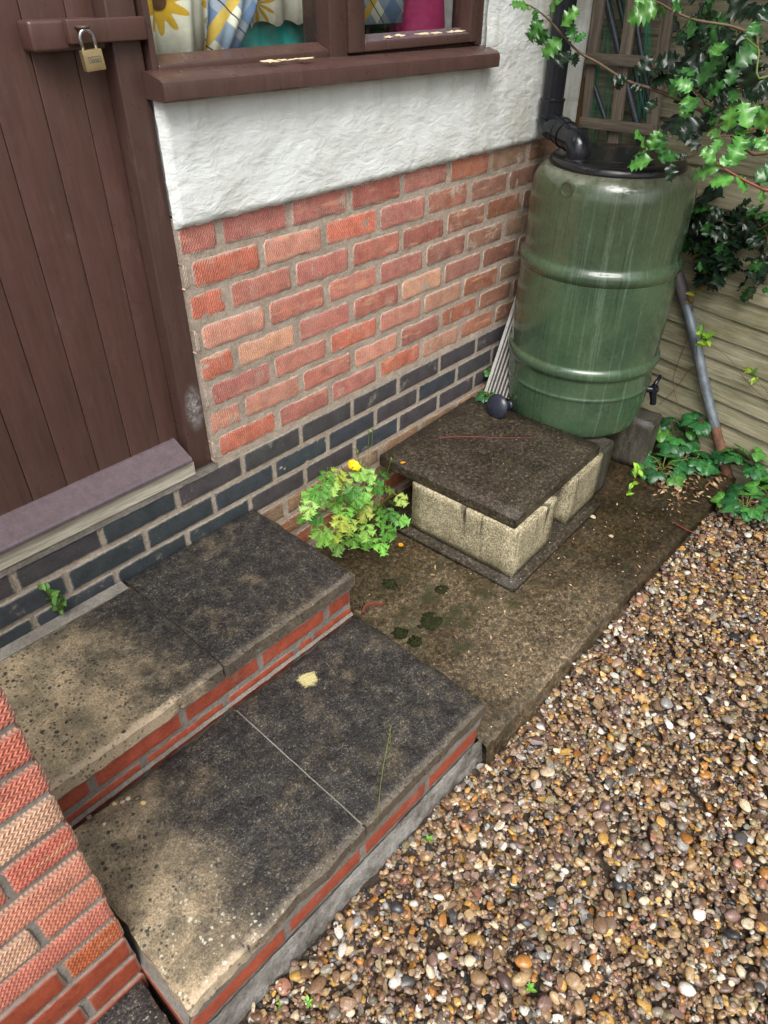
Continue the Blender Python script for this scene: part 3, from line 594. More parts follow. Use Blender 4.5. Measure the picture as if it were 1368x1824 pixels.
# ------------------------------------------------------------------ steps, pier, slab
def slab_mesh(name, x0, x1, y0, y1, zt, th, mat, seed, n=46, edge=0.006, warp=0.003, taper=0.006, joint=None):
    v = []; r = []
    for j in range(n + 1):
        for i in range(n + 1):
            u, w = i / n, j / n; x = x0 + (x1 - x0) * u; y = y0 + (y1 - y0) * w
            d = min(i, j, n - i, n - j)
            ex = edge * (nz(y * 14, seed, 1) + 0.5 * nz(y * 45, seed, 2)) * (1 if i in (0, n) else 0); ey = edge * (nz(x * 14, seed, 3) + 0.5 * nz(x * 45, seed, 4)) * (1 if j in (0, n) else 0)
            z = zt + warp * nz(x * 9, y * 9, seed) + warp * 0.5 * nz(x * 28, y * 28, seed) - (taper if d == 0 else 0.0015 if d == 1 else 0)
            if joint is not None and i == joint * n: ex *= 0.3; z += taper * 0.8
            v.append((x + ex, y + ey, z))
    W = n + 1; f = [(j * W + i, j * W + i + 1, (j + 1) * W + i + 1, (j + 1) * W + i) for j in range(n) for i in range(n)]
    loop = [i for i in range(W)] + [j * W + n for j in range(1, W)] + [n * W + i for i in range(n - 1, -1, -1)] + [j * W for j in range(n - 1, 0, -1)]
    b = len(v); L = len(loop)
    for k in (1, 2):
        for q in loop: p = v[q]; v.append((p[0] + 0.003 * nz(p[0] * 60, p[1] * 60, k), p[1] + 0.003 * nz(p[0] * 60, p[1] * 60, k + 4), zt - th * k / 2))
    f += [(loop[k], b + k, b + (k + 1) % L, loop[(k + 1) % L]) for k in range(L)] + [(b + k, b + L + k, b + L + (k + 1) % L, b + (k + 1) % L) for k in range(L)]
    f.append(tuple(b + L + k for k in range(L)))
    return MB().add(v, f).mesh(name, mat, True, auto=0.75)
up = thing('doorstep', 'upper brick doorstep with two stone slabs against the wall below the door', 'step')
U = 0.393
link('paving_slab', slab_mesh('paving_slab', -0.4215, 0.012, -0.432, -0.004, U, 0.042, M_SLABU, 3, joint=0), up)['label'] = 'near black wet slab'
link('paving_slab', slab_mesh('paving_slab', -0.86, -0.4255, -0.433, -0.03, U - 0.002, 0.042, M_SLABU, 8, joint=1), up)['label'] = 'sandy buff slab with dark spots'
mb = MB(); mb.box((-0.872, -0.415, -0.05), (0.003, -0.001, 0.350)); rough_panel(mb, -0.872, 0.003, 0.19, 0.352, -0.4165, 0.0016, 110, 24, 0.05)
link('mortar', mb.mesh('mortar', M_MORTAR2), up)
mb = MB(); mb.box((-0.872, -0.04, 0.35), (-0.43, -0.002, U - 0.001)); link('mortar', mb.mesh('mortar', M_MORTAR2), up)
SRED = lin(158, 78, 58)
def sred(): k = random.uniform(0.85, 1.1); return (SRED[0] * k, SRED[1] * k, SRED[2] * k, 1)
for z, js in ((0.3055, [0.006, -0.085, -0.314, -0.541, -0.768, -0.872]), (0.2355, [0.006, -0.2, -0.427, -0.655, -0.872])):
    for b, a in zip(js[:-1], js[1:]): brick(up, a + 0.006, b - (0.006 if b < 0 else 0), z, 0.057, M_SMOOTH, sred(), y=-0.4185, rough=0.5, bev=0.0025)
lo_ = thing('doorstep', 'lower brick doorstep with two stone slabs, standing in the gravel', 'step')
Lz = 0.238
link('paving_slab', slab_mesh('paving_slab', -0.417, 0.014, -0.8815, -0.434, Lz, 0.042, M_SLABL, 21, warp=0.0045, joint=0), lo_)['label'] = 'dark speckled slab with pale lichen patch'
link('paving_slab', slab_mesh('paving_slab', -0.868, -0.4205, -0.8835, -0.436, Lz, 0.042, M_SLABL, 31, joint=1), lo_)['label'] = 'buff slab with white lichen at its corner'
mb = MB(); mb.box((-0.8775, -0.866, -0.05), (0.004, -0.42, 0.150)); mb.box((-0.861, -0.867, 0.15), (0.004, -0.42, 0.193)); rough_panel(mb, -0.857, 0.004, 0.02, 0.1955, -0.8685, 0.0018, 110, 24, 0.05)
link('mortar', mb.mesh('mortar', M_MORTAR2), lo_)
for b, a in zip([0.006, -0.194, -0.416, -0.639, -0.874], [-0.194, -0.416, -0.639, -0.874]): brick(lo_, a + 0.005, b - (0.005 if b < 0 else 0), 0.116, 0.066, M_SMOOTH, sred(), y=-0.8705, rough=0.5, bev=0.0025)
for b, a in zip([-0.44, -0.663], [-0.663, -0.868]): brick(lo_, a + 0.005, b - 0.005, 0.116, 0.066, M_SMOOTH, sred(), y=-0.880, axis='x', rough=0.5, bev=0.0025)
v = [(-0.4188 + s_ * 0.0017 + 0.0016 * nz(y_ * 18, 3, 0), y_, (Lz - 0.0012 + 0.0030 * nz(y_ * 16, 7, 2) + 0.002 * nz(y_ * 60, 5, 2)) if s_ else Lz + 0.001 + 0.0035 * nz(y_ * 16, 7, 2)) for y_ in np.linspace(-0.874, -0.445, 60) for s_ in (-1, 0, 1)]
link('mortar', MB().add(v, [(3 * i + k, 3 * i + 1 + k, 3 * i + 4 + k, 3 * i + 3 + k) for i in range(59) for k in range(2)]).mesh('mortar', M_MORTAR2, True), lo_); link('mortar', MB().box((-0.4275, -0.425, 0.36), (-0.4195, -0.03, U - 0.006)).mesh('mortar', M_SOIL), up)
def fillet(parent, xa, xb, ya, za, yb, zb, mat=M_MORTAR2):        # mortar pointed between slab edge and bricks
    v = []; n = 120
    for j in range(5):
        for i in range(n + 1):
            x = xa + (xb - xa) * i / n; t = j / 4; v.append((x, ya + (yb - ya) * t + 0.0016 * nz(x * 45, t * 3, 2) + 0.001 * nz(x * 130, t * 9, 5), za + (zb - za) * t + 0.003 * nz(x * 28, j, 7) * (j == 4)))
    link('mortar', MB().add(v, [(j * (n + 1) + i, (j + 1) * (n + 1) + i, (j + 1) * (n + 1) + i + 1, j * (n + 1) + i + 1) for j in range(4) for i in range(n)]).mesh('mortar', mat, True), parent)
fillet(lo_, -0.858, 0.010, -0.8775, 0.205, -0.8722, 0.1455); fillet(up, -0.86, 0.006, -0.4265, 0.360, -0.4203, 0.330); fillet(up, -0.86, 0.006, -0.4205, 0.2435, -0.427, 0.236)
v = [(x_, y_, z_) for y_ in np.linspace(-0.876, -0.44, 30) for x_, z_ in ((-0.8655, 0.205), (-0.8705 + 0.002 * nz(y_ * 40, 1, 1), 0.175), (-0.8785, 0.147))]
link('mortar', MB().add(v, [(3 * i + k, 3 * i + 3 + k, 3 * i + 4 + k, 3 * i + 1 + k) for i in range(29) for k in range(2)]).mesh('mortar', M_MORTAR2, True), lo_)
# rough concrete footing along the gravel
v = []; sx, sz = 150, 10
for j in range(sz + 1):
    for i in range(sx + 1):
        x = -0.875 + 0.905 * i / sx; t = j / sz; z = 0.080 - 0.12 * t
        y = -0.8735 - 0.010 * t ** 1.5 - (0.008 * nz(x * 14, t * 2, 0) + 0.006 * nz(x * 55, t * 8, 3) + 0.003 * nz(x * 140, t * 20, 6)) * (0.2 + t)
        v.append((x, y, z + (0.004 * nz(x * 30, 9, 1) if j == 0 else 0)))
W_ = sx + 1; f = [(j * W_ + i, (j + 1) * W_ + i, (j + 1) * W_ + i + 1, j * W_ + i + 1) for j in range(sz) for i in range(sx)]
link('footing', MB().add(v, f).mesh('footing', M_FOOT, True), lo_)

pier = thing('brick_pier', 'brick pier of orange herringbone-textured bricks in front of the steps', 'pier', (-1.2, -0.6, 0))
PY, PXR = -0.727, -0.882
def pl(o): o.location = Vector(o.location) - Vector((-1.2, -0.6, 0)); return o
mb = MB(); rough_panel(mb, -1.75, PXR - 0.004, -0.06, 1.35, PY + 0.005, 0.0015, 90, 150, 0.2); pl(link('mortar', mb.mesh('mortar', M_MORTAR2, True, auto=0.8), pier))
PR = [(222, 140, 114), (228, 152, 126), (214, 122, 102), (234, 170, 144), (218, 132, 112), (232, 184, 154)]
for k in range(15):
    zj = 0.203 + 0.0786 * (k - 2); z = zj + 0.0393 + 0.005
    off = 0.1035 if k % 2 == 1 else 0.2175
    xb = PXR
    for q in range(4):
        xa = PXR - off - 0.2245 * q
        sm = (k <= 1) or (k == 2) or (k == 3 and q >= 1)
        col = lin(146, 70, 48) if sm else lin(*random.choice(PR))
        if k == 3 and q == 0: col = lin(198, 108, 70)
        pl(brick(pier, xa + 0.0055, xb - (0.0055 if q else 0), z, 0.067, M_SMOOTH if sm else M_PIER, col, y=PY, D=0.09, rough=0.8, jz=0.0018)); xb = xa
st = tag(link('paving_slab', slab_mesh('paving_slab', -1.42, -0.893, -1.16, PY + 0.006, 0.115, 0.05, M_SLABP, 44)), 'grey stone slab at the foot of the brick pier', 'slab')

# ------------------------------------------------------------------ fence
fence = thing('fence', 'weathered greenish grey timber fence of lapped horizontal boards', 'fence', F0)
fence.rotation_euler = (0, 0, FA)
for pnl, (s0, s1) in enumerate(((-0.16, 1.62), (1.72, 3.5))):
    z = 0.03; k = 0
    while z < 1.95:
        hgt = (0.098 if z < 0.85 else 0.135) + jit(0.006); n = 30; v = []; sd = k + 50 * pnl; L = s1 - s0; tilt = jit(0.006)
        for j, (yy, zz) in enumerate(((-0.020, 0.0), (-0.0195, 0.03), (-0.004, hgt), (0.004, hgt), (-0.010, 0.0))):
            for i in range(n + 1):
                x = L * i / n - L / 2; wav = 0.007 * nz(x * 2.2, sd, 0) + 0.003 * nz(x * 9, sd, 2) if j in (0, 4) else 0
                v.append((x, yy + 0.0015 * nz(x * 6, sd, j), zz + wav + tilt * x))
        W = n + 1; f = [(j * W + i, j * W + i + 1, ((j + 1) % 5) * W + i + 1, ((j + 1) % 5) * W + i) for j in range(5) for i in range(n)]
        f += [tuple(j * W for j in range(5)), tuple(j * W + n for j in range(4, -1, -1))]
        link('board', MB().add(v, f).mesh('board', M_FENCE, True, auto=0.6), fence, ((s0 + s1) / 2, jit(0.002), z), (radians(-0.5), 0, 0))
        z += (0.082 if z < 0.85 else 0.118) + jit(0.005); k += 1
for s in (-0.21, 1.67, 3.55): link('post', MB().box((s - 0.045, -0.03, -0.1), (s + 0.045, 0.07, 2.0)).mesh('post', M_FENCE, bevel=0.006), fence)
for s in (0.72,): link('batten', MB().box((s - 0.02, 0.013, 0.02), (s + 0.02, 0.05, 1.9)).mesh('batten', M_FENCE, bevel=0.003), fence)

# ------------------------------------------------------------------ gravel: pebbles dropped one by one onto a height field
def ico(sub):
    bm = bmesh.new(); bmesh.ops.create_icosphere(bm, subdivisions=sub, radius=1.0); bm.verts.ensure_lookup_table()
    v = np.array([p.co[:] for p in bm.verts]); f = np.array([[q.index for q in fc.verts] for fc in bm.faces]); bm.free(); return v, f
IV, IF = ico(2)
rng = np.random.RandomState(5)
VAR = []
for k in range(28):
    v = IV.copy(); s3 = rng.uniform(0, 50, 3)
    d = np.array([nz(*(p * 0.9 + s3)) for p in v]) * 0.30 + np.array([nz(*(p * 2.1 + s3)) for p in v]) * 0.08
    v = v * (1 + d)[:, None]; ang = k % 2 == 0
    if ang:
        for _ in range(9):
            nrm = rng.normal(size=3); nrm /= np.linalg.norm(nrm); h = rng.uniform(0.4, 0.78); dd = v @ nrm - h; v -= np.clip(dd, 0, None)[:, None] * nrm
    VAR.append((v, ang))
PAL = [((146, 115, 88), 15), ((168, 138, 104), 14), ((126, 98, 78), 10), ((190, 160, 118), 12), ((166, 140, 122), 8), ((134, 107, 97), 8), ((142, 133, 118), 7), ((108, 86, 80), 5), ((88, 86, 84), 4), ((58, 60, 64), 4),
       ((206, 162, 88), 8), ((192, 132, 66), 5), ((222, 204, 172), 9), ((232, 226, 214), 6), ((170, 168, 162), 4), ((178, 126, 104), 3), ((150, 138, 104), 5)]
PC = np.array([lin(*c)[:3] for c, w in PAL]); PW = np.array([w for c, w in PAL], float); PW /= PW.sum()
GX0, GX1, GY0, GY1, CELL = -1.05, 2.0, -2.15, -0.84, 0.003
NXc, NYc = int((GX1 - GX0) / CELL), int((GY1 - GY0) / CELL)
xs_ = GX0 + CELL * (np.arange(NXc) + 0.5); ys_ = GY0 + CELL * (np.arange(NYc) + 0.5)
tt = np.clip(xs_ / 1.1, 0, 1); H = np.tile((0.055 * tt * tt * (3 - 2 * tt) - 0.022)[:, None], (1, NYc)) + 0.0
CRi = np.array(CR.transposed()); CL = np.array(CAM_LOC)
def img(x, y, z):
    d = CRi @ (np.array([x, y, z]) - CL); return 684 + FPX * d[0] / -d[2], 912 - FPX * d[1] / -d[2], -d[2]
peb = []; tries = 0
while len(peb) < 27000 and tries < 90000:
    tries += 1
    r = min(0.0160, 0.0055 * math.exp(rng.normal() * 0.46))
    best = None
    for _ in range(2):
        x = rng.uniform(GX0 + 0.03, GX1 - 0.05); y = rng.uniform(GY0 + 0.03, -0.875)
        lim = PATH_Y - 0.002 if x > 0.01 else -0.884 + 0.010 * nz(x * 9, 2, 4)
        if y > lim - r * 0.8 or x < -0.86: continue
        if y - GY0 < 0: continue
        u, w, dep = img(x, y, 0.02)
        if u > 1368 + 190 or w > 1824 + 190 or u < -100: continue
        if x < -0.1 and y > -1.0 and rng.rand() < 0.35 * (nz(x * 12, y * 12, 3) > 0.05): continue
        if F0.x - 0.17 * -y < x + 0.02 : continue
        i, j = int((x - GX0) / CELL), int((y - GY0) / CELL); k = max(1, int(r / CELL))
        h = H[i - k:i + k + 1, j - k:j + k + 1].max()
        if best is None or h < best[0]: best = (h, x, y)
    if best is None: continue
    _, x, y = best
    a, b, c = r * rng.uniform(1.0, 1.45), r * rng.uniform(0.8, 1.05), r * rng.uniform(0.42, 0.72)
    yaw = rng.uniform(0, 2 * pi); til = rng.normal(size=2) * 0.22
    i, j = int((x - GX0) / CELL), int((y - GY0) / CELL); k = int(a / CELL) + 1
    i0, i1, j0, j1 = max(0, i - k), min(NXc, i + k + 1), max(0, j - k), min(NYc, j + k + 1)
    dx_ = xs_[i0:i1, None] - x; dy_ = ys_[None, j0:j1] - y
    lx = dx_ * cos(yaw) + dy_ * sin(yaw); ly = -dx_ * sin(yaw) + dy_ * cos(yaw)
    q = 1 - (lx / a) ** 2 - (ly / b) ** 2; ins = q > 0.04
    if not ins.any(): continue
    hh = c * np.sqrt(np.clip(q, 0, 1)); pl_ = lx * math.tan(til[0]) + ly * math.tan(til[1])
    sub = H[i0:i1, j0:j1]; zc = np.quantile((sub + hh - pl_)[ins], 0.68)
    top = zc + pl_ + hh
    if zc - c > gz(x) + 0.020: continue
    H[i0:i1, j0:j1] = np.where(ins, np.maximum(sub, top), sub)
    peb.append((x, y, zc, a, b, c, yaw, til[0], til[1], rng.randint(28), rng.choice(len(PC), p=PW), rng.uniform(0.72, 1.22), r))
P = np.array([(q[0], q[1], q[2]) for q in peb])
dd = (P - CL) @ CRi.T; uu = 684 + FPX * dd[:, 0] / -dd[:, 2]; ww = 912 - FPX * dd[:, 1] / -dd[:, 2]
show = np.array([q[3] * q[4] for q in peb]) / dd[:, 2] ** 2
topz = np.array([q[2] + q[5] - H[min(NXc - 1, int((q[0] - GX0) / CELL)), min(NYc - 1, int((q[1] - GY0) / CELL))] for q in peb])   # 0 when uncovered
okk = (uu > 8) & (uu < 1360) & (ww > 8) & (ww < 1816) & (topz > -0.0015)
order = np.argsort(np.where(okk, -show, 1.0)); big = set(order[:300].tolist())
def peb_mat(name, attr):
    m = Mat(name, 0.4, 0.5); p = m.pos()
    base = m.n('Attribute', attribute_name='Col') if attr else m.n('ObjectInfo', out=1)
    c = m.mul(base, m.ramp(m.noise(p, 210, 6, 0.75), [(0.3, grey(0.55)), (0.5, grey(1.0)), (0.72, grey(1.45))])); c = m.mix(c, lin(92, 72, 52), m.step(m.noise(p, 80, 4, 0.7), 0.52, 0.72, 0, 0.45))
    c = m.mul(c, m.ramp(m.noise(p, 620, 2, 0.7), [(0.35, grey(0.82)), (0.65, grey(1.15))]))
    m.color(c); m.rough(m.ramp(m.noise(p, 30, 3), [(0.35, grey(0.14)), (0.65, grey(0.38))])); m.bump(m.noise(p, 420, 4, 0.7), 0.3, 0.0012); return m
M_PEB = peb_mat('wet_pebbles', True); M_PEBO = peb_mat('wet_pebble', False)
def rotm(yaw, a, b): return np.array(Euler((b, -a, 0)).to_matrix()) , np.array(Matrix.Rotation(yaw, 3, 'Z'))
vs, fs, cs, sm, o = [], [], [], [], 0
vmesh = []
for v, ang in VAR:
    me = MB().add(v.tolist(), IF.tolist()).mesh('pebble', M_PEBO, not ang); vmesh.append(me)
pick = []
for n_, q in enumerate(peb):
    x, y, z, a, b, c, yaw, ta, tb, kind, ci, br, r = q
    col = np.clip(PC[ci] * br * 0.77, 0, 0.9)
    if n_ in big: pick.append((q, col)); continue
    R = np.array(Matrix.Rotation(yaw, 3, 'Z') @ Euler((tb, -ta, 0)).to_matrix())
    v = (VAR[kind][0] * np.array([a, b, c])) @ R.T + np.array([x, y, z])
    vs.append(v); fs.append(IF + o); cs.append(np.tile(np.append(col, 1.0), (len(v), 1))); sm.append(np.full(len(IF), not VAR[kind][1])); o += len(v)
vs = np.concatenate(vs).astype(np.float32); fs = np.concatenate(fs).astype(np.int32); cs = np.concatenate(cs).astype(np.float32); sm = np.concatenate(sm)
me = bpy.data.meshes.new('gravel'); me.vertices.add(len(vs)); me.vertices.foreach_set('co', vs.ravel())
me.loops.add(fs.size); me.loops.foreach_set('vertex_index', fs.ravel()); me.polygons.add(len(fs)); me.polygons.foreach_set('loop_start', np.arange(0, fs.size, 3, dtype=np.int32))
me.polygons.foreach_set('use_smooth', sm); me.update(calc_edges=True)
ca = me.attributes.new('Col', 'FLOAT_COLOR', 'POINT'); ca.data.foreach_set('color', cs.ravel()); me.materials.append(M_PEB.m)
gravel = tag(link('gravel', me, ground), 'wet mixed brown pebble gravel', None, None, 'stuff')
for q, col in pick:
    x, y, z, a, b, c, yaw, ta, tb, kind, ci, br, r = q
    o_ = link('pebble', vmesh[kind], ground, (x, y, z), (Matrix.Rotation(yaw, 3, 'Z') @ Euler((tb, -ta, 0)).to_matrix()).to_euler(), (a, b, c), (*col.tolist(), 1.0))
def gtop(x, y): return H[min(NXc - 1, max(0, int((x - GX0) / CELL))), min(NYc - 1, max(0, int((y - GY0) / CELL)))]

# ------------------------------------------------------------------ block stand
SA = radians(2.5); SCt = Vector((0.825, -0.297, 0))
def bx(name, lo, hi, mat, label, cat, bev=0.006, rot=SA, piv=SCt, col=(1, 1, 1, 1), group=None, rough=0.0009):
    c = Vector(((lo[0] + hi[0]) / 2, (lo[1] + hi[1]) / 2, lo[2])); h = [(hi[i] - lo[i]) / 2 for i in range(2)]
    bm = bmesh.new(); bmesh.ops.create_cube(bm, size=1.0)
    bmesh.ops.bevel(bm, geom=list(bm.edges), offset=0.04, segments=2, affect='EDGES') if False else None
    for p in bm.verts: p.co = Vector((p.co.x * 2 * h[0], p.co.y * 2 * h[1], (p.co.z + 0.5) * (hi[2] - lo[2])))
    bmesh.ops.bevel(bm, geom=list(bm.edges), offset=bev, segments=2, affect='EDGES')
    if rough: bmesh.ops.subdivide_edges(bm, edges=[e for e in bm.edges if e.calc_length() > 0.03], cuts=7, use_grid_fill=True)
    sd = random.random() * 50
    for p in bm.verts: p.co += Vector((nz(p.co.x * 20 + sd, p.co.y * 20, p.co.z * 20), nz(p.co.x * 20, p.co.y * 20 + sd, p.co.z * 20), nz(p.co.x * 20, p.co.y * 20, p.co.z * 20 + sd))) * rough
    for fc in bm.faces: fc.smooth = fc.calc_area() > 0.00012
    me = bpy.data.meshes.new(name); bm.to_mesh(me); bm.free(); me.materials.append(mat.m)
    w = piv + Matrix.Rotation(rot, 3, 'Z') @ (c - piv)
    return tag(link(name, me, None, w, (0, 0, rot), None, col), label, cat, group)
bx('paving_slab', (0.512, -0.618, PATH_Z - 0.004), (1.12, -0.05, 0.108), M_DSLAB, 'thin dark slab on the path under the two concrete blocks', 'slab', 0.005)
bx('concrete_block', (0.542, -0.588, 0.108), (0.785, -0.172, 0.304), M_BLOCK, 'pale rough concrete block with dark drip stains, beside the yellow poppy', 'block', 0.003)
bx('concrete_block', (0.905, -0.583, 0.108), (1.125, -0.15, 0.304), M_BLOCK, 'concrete block under the dark slab, next to the water butt', 'block', 0.003, col=(0.8, 0.8, 0.8, 1))
bx('paving_slab', (0.545, -0.572, 0.304), (1.108, -0.022, 0.345), M_DSLAB, 'dark mossy slab lying on top of two concrete blocks', 'slab', 0.0025)
bx('concrete_block', (1.152, -0.545, PATH_Z - 0.004), (1.262, -0.10, 0.297), M_DSIDE, 'wet grey block standing under the left of the water butt', 'block', 0.006, rot=radians(-1))
bx('concrete_block', (1.462, -0.60, PATH_Z - 0.004), (1.568, -0.16, 0.297), M_DSIDE, 'dark wet block under the water butt tap', 'block', 0.006, rot=radians(6), piv=Vector((1.5, -0.6, 0)))

# ------------------------------------------------------------------ water butt
BC = Vector((1.362, -0.302, 0.297))
butt = thing('water_butt', 'dark green plastic water butt streaked with wet drips, black lid', 'water butt', BC)
prof = [(0.0, 0.0), (0.20, 0.0), (0.238, 0.006), (0.253, 0.024), (0.259, 0.06), (0.2625, 0.12), (0.2645, 0.158), (0.2675, 0.168), (0.2678, 0.174), (0.2648, 0.184), (0.2645, 0.225), (0.2655, 0.240), (0.272, 0.249), (0.2765, 0.258), (0.277, 0.270), (0.2735, 0.280), (0.2675, 0.288),
        (0.2665, 0.31), (0.268, 0.45), (0.2655, 0.562), (0.2655, 0.574), (0.270, 0.582), (0.2735, 0.591), (0.2738, 0.602), (0.270, 0.612), (0.264, 0.620), (0.2605, 0.628), (0.2595, 0.65), (0.2605, 0.70), (0.2605, 0.79), (0.2585, 0.828), (0.251, 0.855), (0.238, 0.874), (0.224, 0.885), (0.205, 0.889), (0.0, 0.889)]
from bisect import bisect
def fine(prof, k=3): return [tuple(p) for p in [(q.x, q.z) for q in smoothed([Vector((r, 0, z)) for r, z in prof[1:-1]], k)]]
body = link('barrel', MB().lathe([prof[0]] + fine(prof) + [prof[-1]], 96).mesh('barrel', M_BARREL, True), butt)
lid = [(0.0, 0.9155), (0.10, 0.915), (0.126, 0.9145), (0.128, 0.9125), (0.132, 0.9125), (0.134, 0.9145), (0.185, 0.9125), (0.203, 0.910), (0.212, 0.902), (0.215, 0.890), (0.2135, 0.884), (0.205, 0.8835), (0.18, 0.8837)]
lo2 = link('lid', MB().lathe(lid, 72).mesh('lid', M_LID, True, auto=0.7), butt)
for s in range(2): link('lid_catch', MB().box((-0.012, -0.018, 0.9), (0.012, 0.018, 0.918)).mesh('lid_catch', M_LID, bevel=0.004), lo2, (0.15 * cos(1.1 + pi * s), 0.15 * sin(1.1 + pi * s), 0), (0, 0, 1.1))
def oncyl(px, py, r):
    d = ray(px, py); a = CAM_LOC - BC; A = d.x ** 2 + d.y ** 2; B = 2 * (a.x * d.x + a.y * d.y); C_ = a.x ** 2 + a.y ** 2 - r * r
    return CAM_LOC + d * ((-B - math.sqrt(B * B - 4 * A * C_)) / 2 / A)
q = oncyl(1010, 337, 0.2565) - BC; th = math.atan2(q.y, q.x)
Mx = Matrix.Translation((q.x, q.y, q.z)) @ Matrix.Rotation(th, 4, 'Z') @ Matrix.Rotation(pi / 2, 4, 'Y')
plug = MB().lathe([(0.024, -0.004), (0.0235, 0.003), (0.019, 0.003), (0.0175, 0.0), (0.012, -0.0005), (0.0, -0.0005)], 28, Mx).mesh('overflow_plug', M_BARREL, True, auto=0.6); link('overflow_plug', plug, butt)
ta = math.atan2(-0.80, 0.60); td = Vector((cos(ta), sin(ta), 0)); tc = td * 0.254 + Vector((0, 0, 0.098))
tap = link('tap', MB().tube([tc - td * 0.02, tc + td * 0.012, tc + td * 0.013, tc + td * 0.055, tc + td * 0.062], [0.022, 0.022, 0.013, 0.013, 0.008], 14).mesh('tap', M_BLACK, True, auto=0.6), butt)
e0 = tc + td * 0.045; link('spout', MB().tube([e0 + Vector((0, 0, 0.016)), e0 - Vector((0, 0, 0.02)), e0 - Vector((0, 0, 0.045)) + td * 0.008, e0 - Vector((0, 0, 0.062)) + td * 0.01], [0.014, 0.014, 0.012, 0.0125], 14).mesh('spout', M_BLACK, True, auto=0.6), tap)
sd_ = Vector((-td.y, td.x, 0)); link('lever', MB().tube([e0 + Vector((0, 0, 0.012)), e0 + Vector((0, 0, 0.024)) + sd_ * 0.002, e0 + Vector((0, 0, 0.034)) + sd_ * 0.022 + td * 0.014, e0 + Vector((0, 0, 0.043)) + sd_ * 0.034 + td * 0.02], [0.007, 0.008, 0.0075, 0.006], 10).mesh('lever', M_BLACK, True), tap)

# ------------------------------------------------------------------ downpipe
dpx, dpy, pr = 1.325, -0.058, 0.034
pipe = thing('downpipe', 'black plastic downpipe bending into the water butt lid', 'downpipe', (dpx, dpy, 1.2))
def D(p): return Vector(p) - Vector((dpx, dpy, 1.2))
end = onz(1024, 281, 1.208); tz = 1.282
a0 = Vector((dpx, dpy, tz)); hz = Vector((end.x - dpx, end.y - dpy, 0)); e1 = Vector((end.x, end.y, 1.247))
link('pipe', MB().tube([D((dpx, dpy, 2.6)), D((dpx, dpy, 1.33))], pr, 28).mesh('pipe', M_BLACK, True, auto=0.8), pipe)
link('socket', MB().tube([D((dpx, dpy, z)) for z in (1.349, 1.347, 1.341, 1.339, 1.302, 1.300, 1.294, 1.292)], [0.0365, 0.040, 0.040, 0.038, 0.038, 0.0405, 0.0405, 0.037], 28).mesh('socket', M_BLACK, True, auto=0.6), pipe)
dg = (e1 - a0)
ctrl = [D((dpx, dpy, 1.31)), D(a0), D(a0 + dg * 0.12 + Vector((0, 0, -0.012))), D(a0 + dg * 0.3), D(a0 + dg * 0.55)]
cv = smoothed(ctrl, 6); link('upper_bend', MB().tube(cv, 0.0365, 28).mesh('upper_bend', M_BLACK, True, auto=0.8), pipe)
mid = [a0 + dg * t for t in (0.42, 0.425, 0.45, 0.455, 0.60, 0.605, 0.63, 0.635)]
link('socket', MB().tube([D(p) for p in mid], [0.037, 0.0405, 0.0405, 0.0385, 0.0385, 0.041, 0.041, 0.037], 28).mesh('socket', M_BLACK, True, auto=0.6), pipe)
ctrl = [D(a0 + dg * 0.5), D(a0 + dg * 0.78), D(a0 + dg * 0.95 + Vector((0, 0, 0.004))), D(e1 + hz.normalized() * 0.012 + Vector((0, 0, -0.012))), D((end.x, end.y, 1.197)) + hz.normalized() * 0.016]
link('lower_bend', MB().tube(smoothed(ctrl, 6), 0.0375, 28).mesh('lower_bend', M_BLACK, True, auto=0.8), pipe)
ep = D((end.x, end.y, 1.2)) + hz.normalized() * 0.016
link('collar', MB().tube([ep + Vector((0, 0, z)) for z in (0.0, 0.012, 0.013)], [0.047, 0.044, 0.037], 28).mesh('collar', M_BLACK, True, auto=0.6), pipe)

# ------------------------------------------------------------------ small things on the stand and the wall
rp = onz(882, 741, 0.345); rose = thing('watering_can_rose', 'black watering can rose lying on the dark slab', 'rose', (rp.x, rp.y, 0.345))
hd = onz(856, 752, 0.345) - onz(915, 744, 0.345); hd.z = 0; hd.normalize(); Mr = Vector((0, 0, 1)).rotation_difference((hd * 0.75 + (CAM_LOC - rp).normalized() * 0.75).normalized()).to_matrix().to_4x4()
headp = [(0.0, 0.013), (0.016, 0.0115), (0.028, 0.007), (0.0355, 0.001), (0.0375, -0.003), (0.036, -0.006), (0.028, -0.009), (0.016, -0.018), (0.012, -0.028)]
Mh = Matrix.Translation((0, 0, 0.040)) @ Mr @ Matrix.Scale(1.25, 4)
link('head', MB().lathe(headp, 36, Mh).mesh('head', M_ROSE, True, auto=0.9), rose)
link('neck', MB().lathe([(0.0125, -0.026), (0.011, -0.034), (0.0115, -0.062), (0.0135, -0.064), (0.0135, -0.074), (0.009, -0.074), (0.009, -0.06)], 24, Mh).mesh('neck', M_ROSE, True, auto=0.7), rose)
Mhole = [Mh @ Vector((0.006 * k * cos(t + k), 0.006 * k * sin(t + k), 0.0133 - 0.0011 * k * k * 0.35)) for k in (1, 2, 3) for t in np.linspace(0, 2 * pi, 4 + 3 * k)[:-1]]
mb = MB(); [mb.lathe([(0.0012, 0.0), (0.0, 0.0004)], 6, Matrix.Translation(h) @ Mr) for h in Mhole]; link('holes', mb.mesh('holes', M_INK), rose)

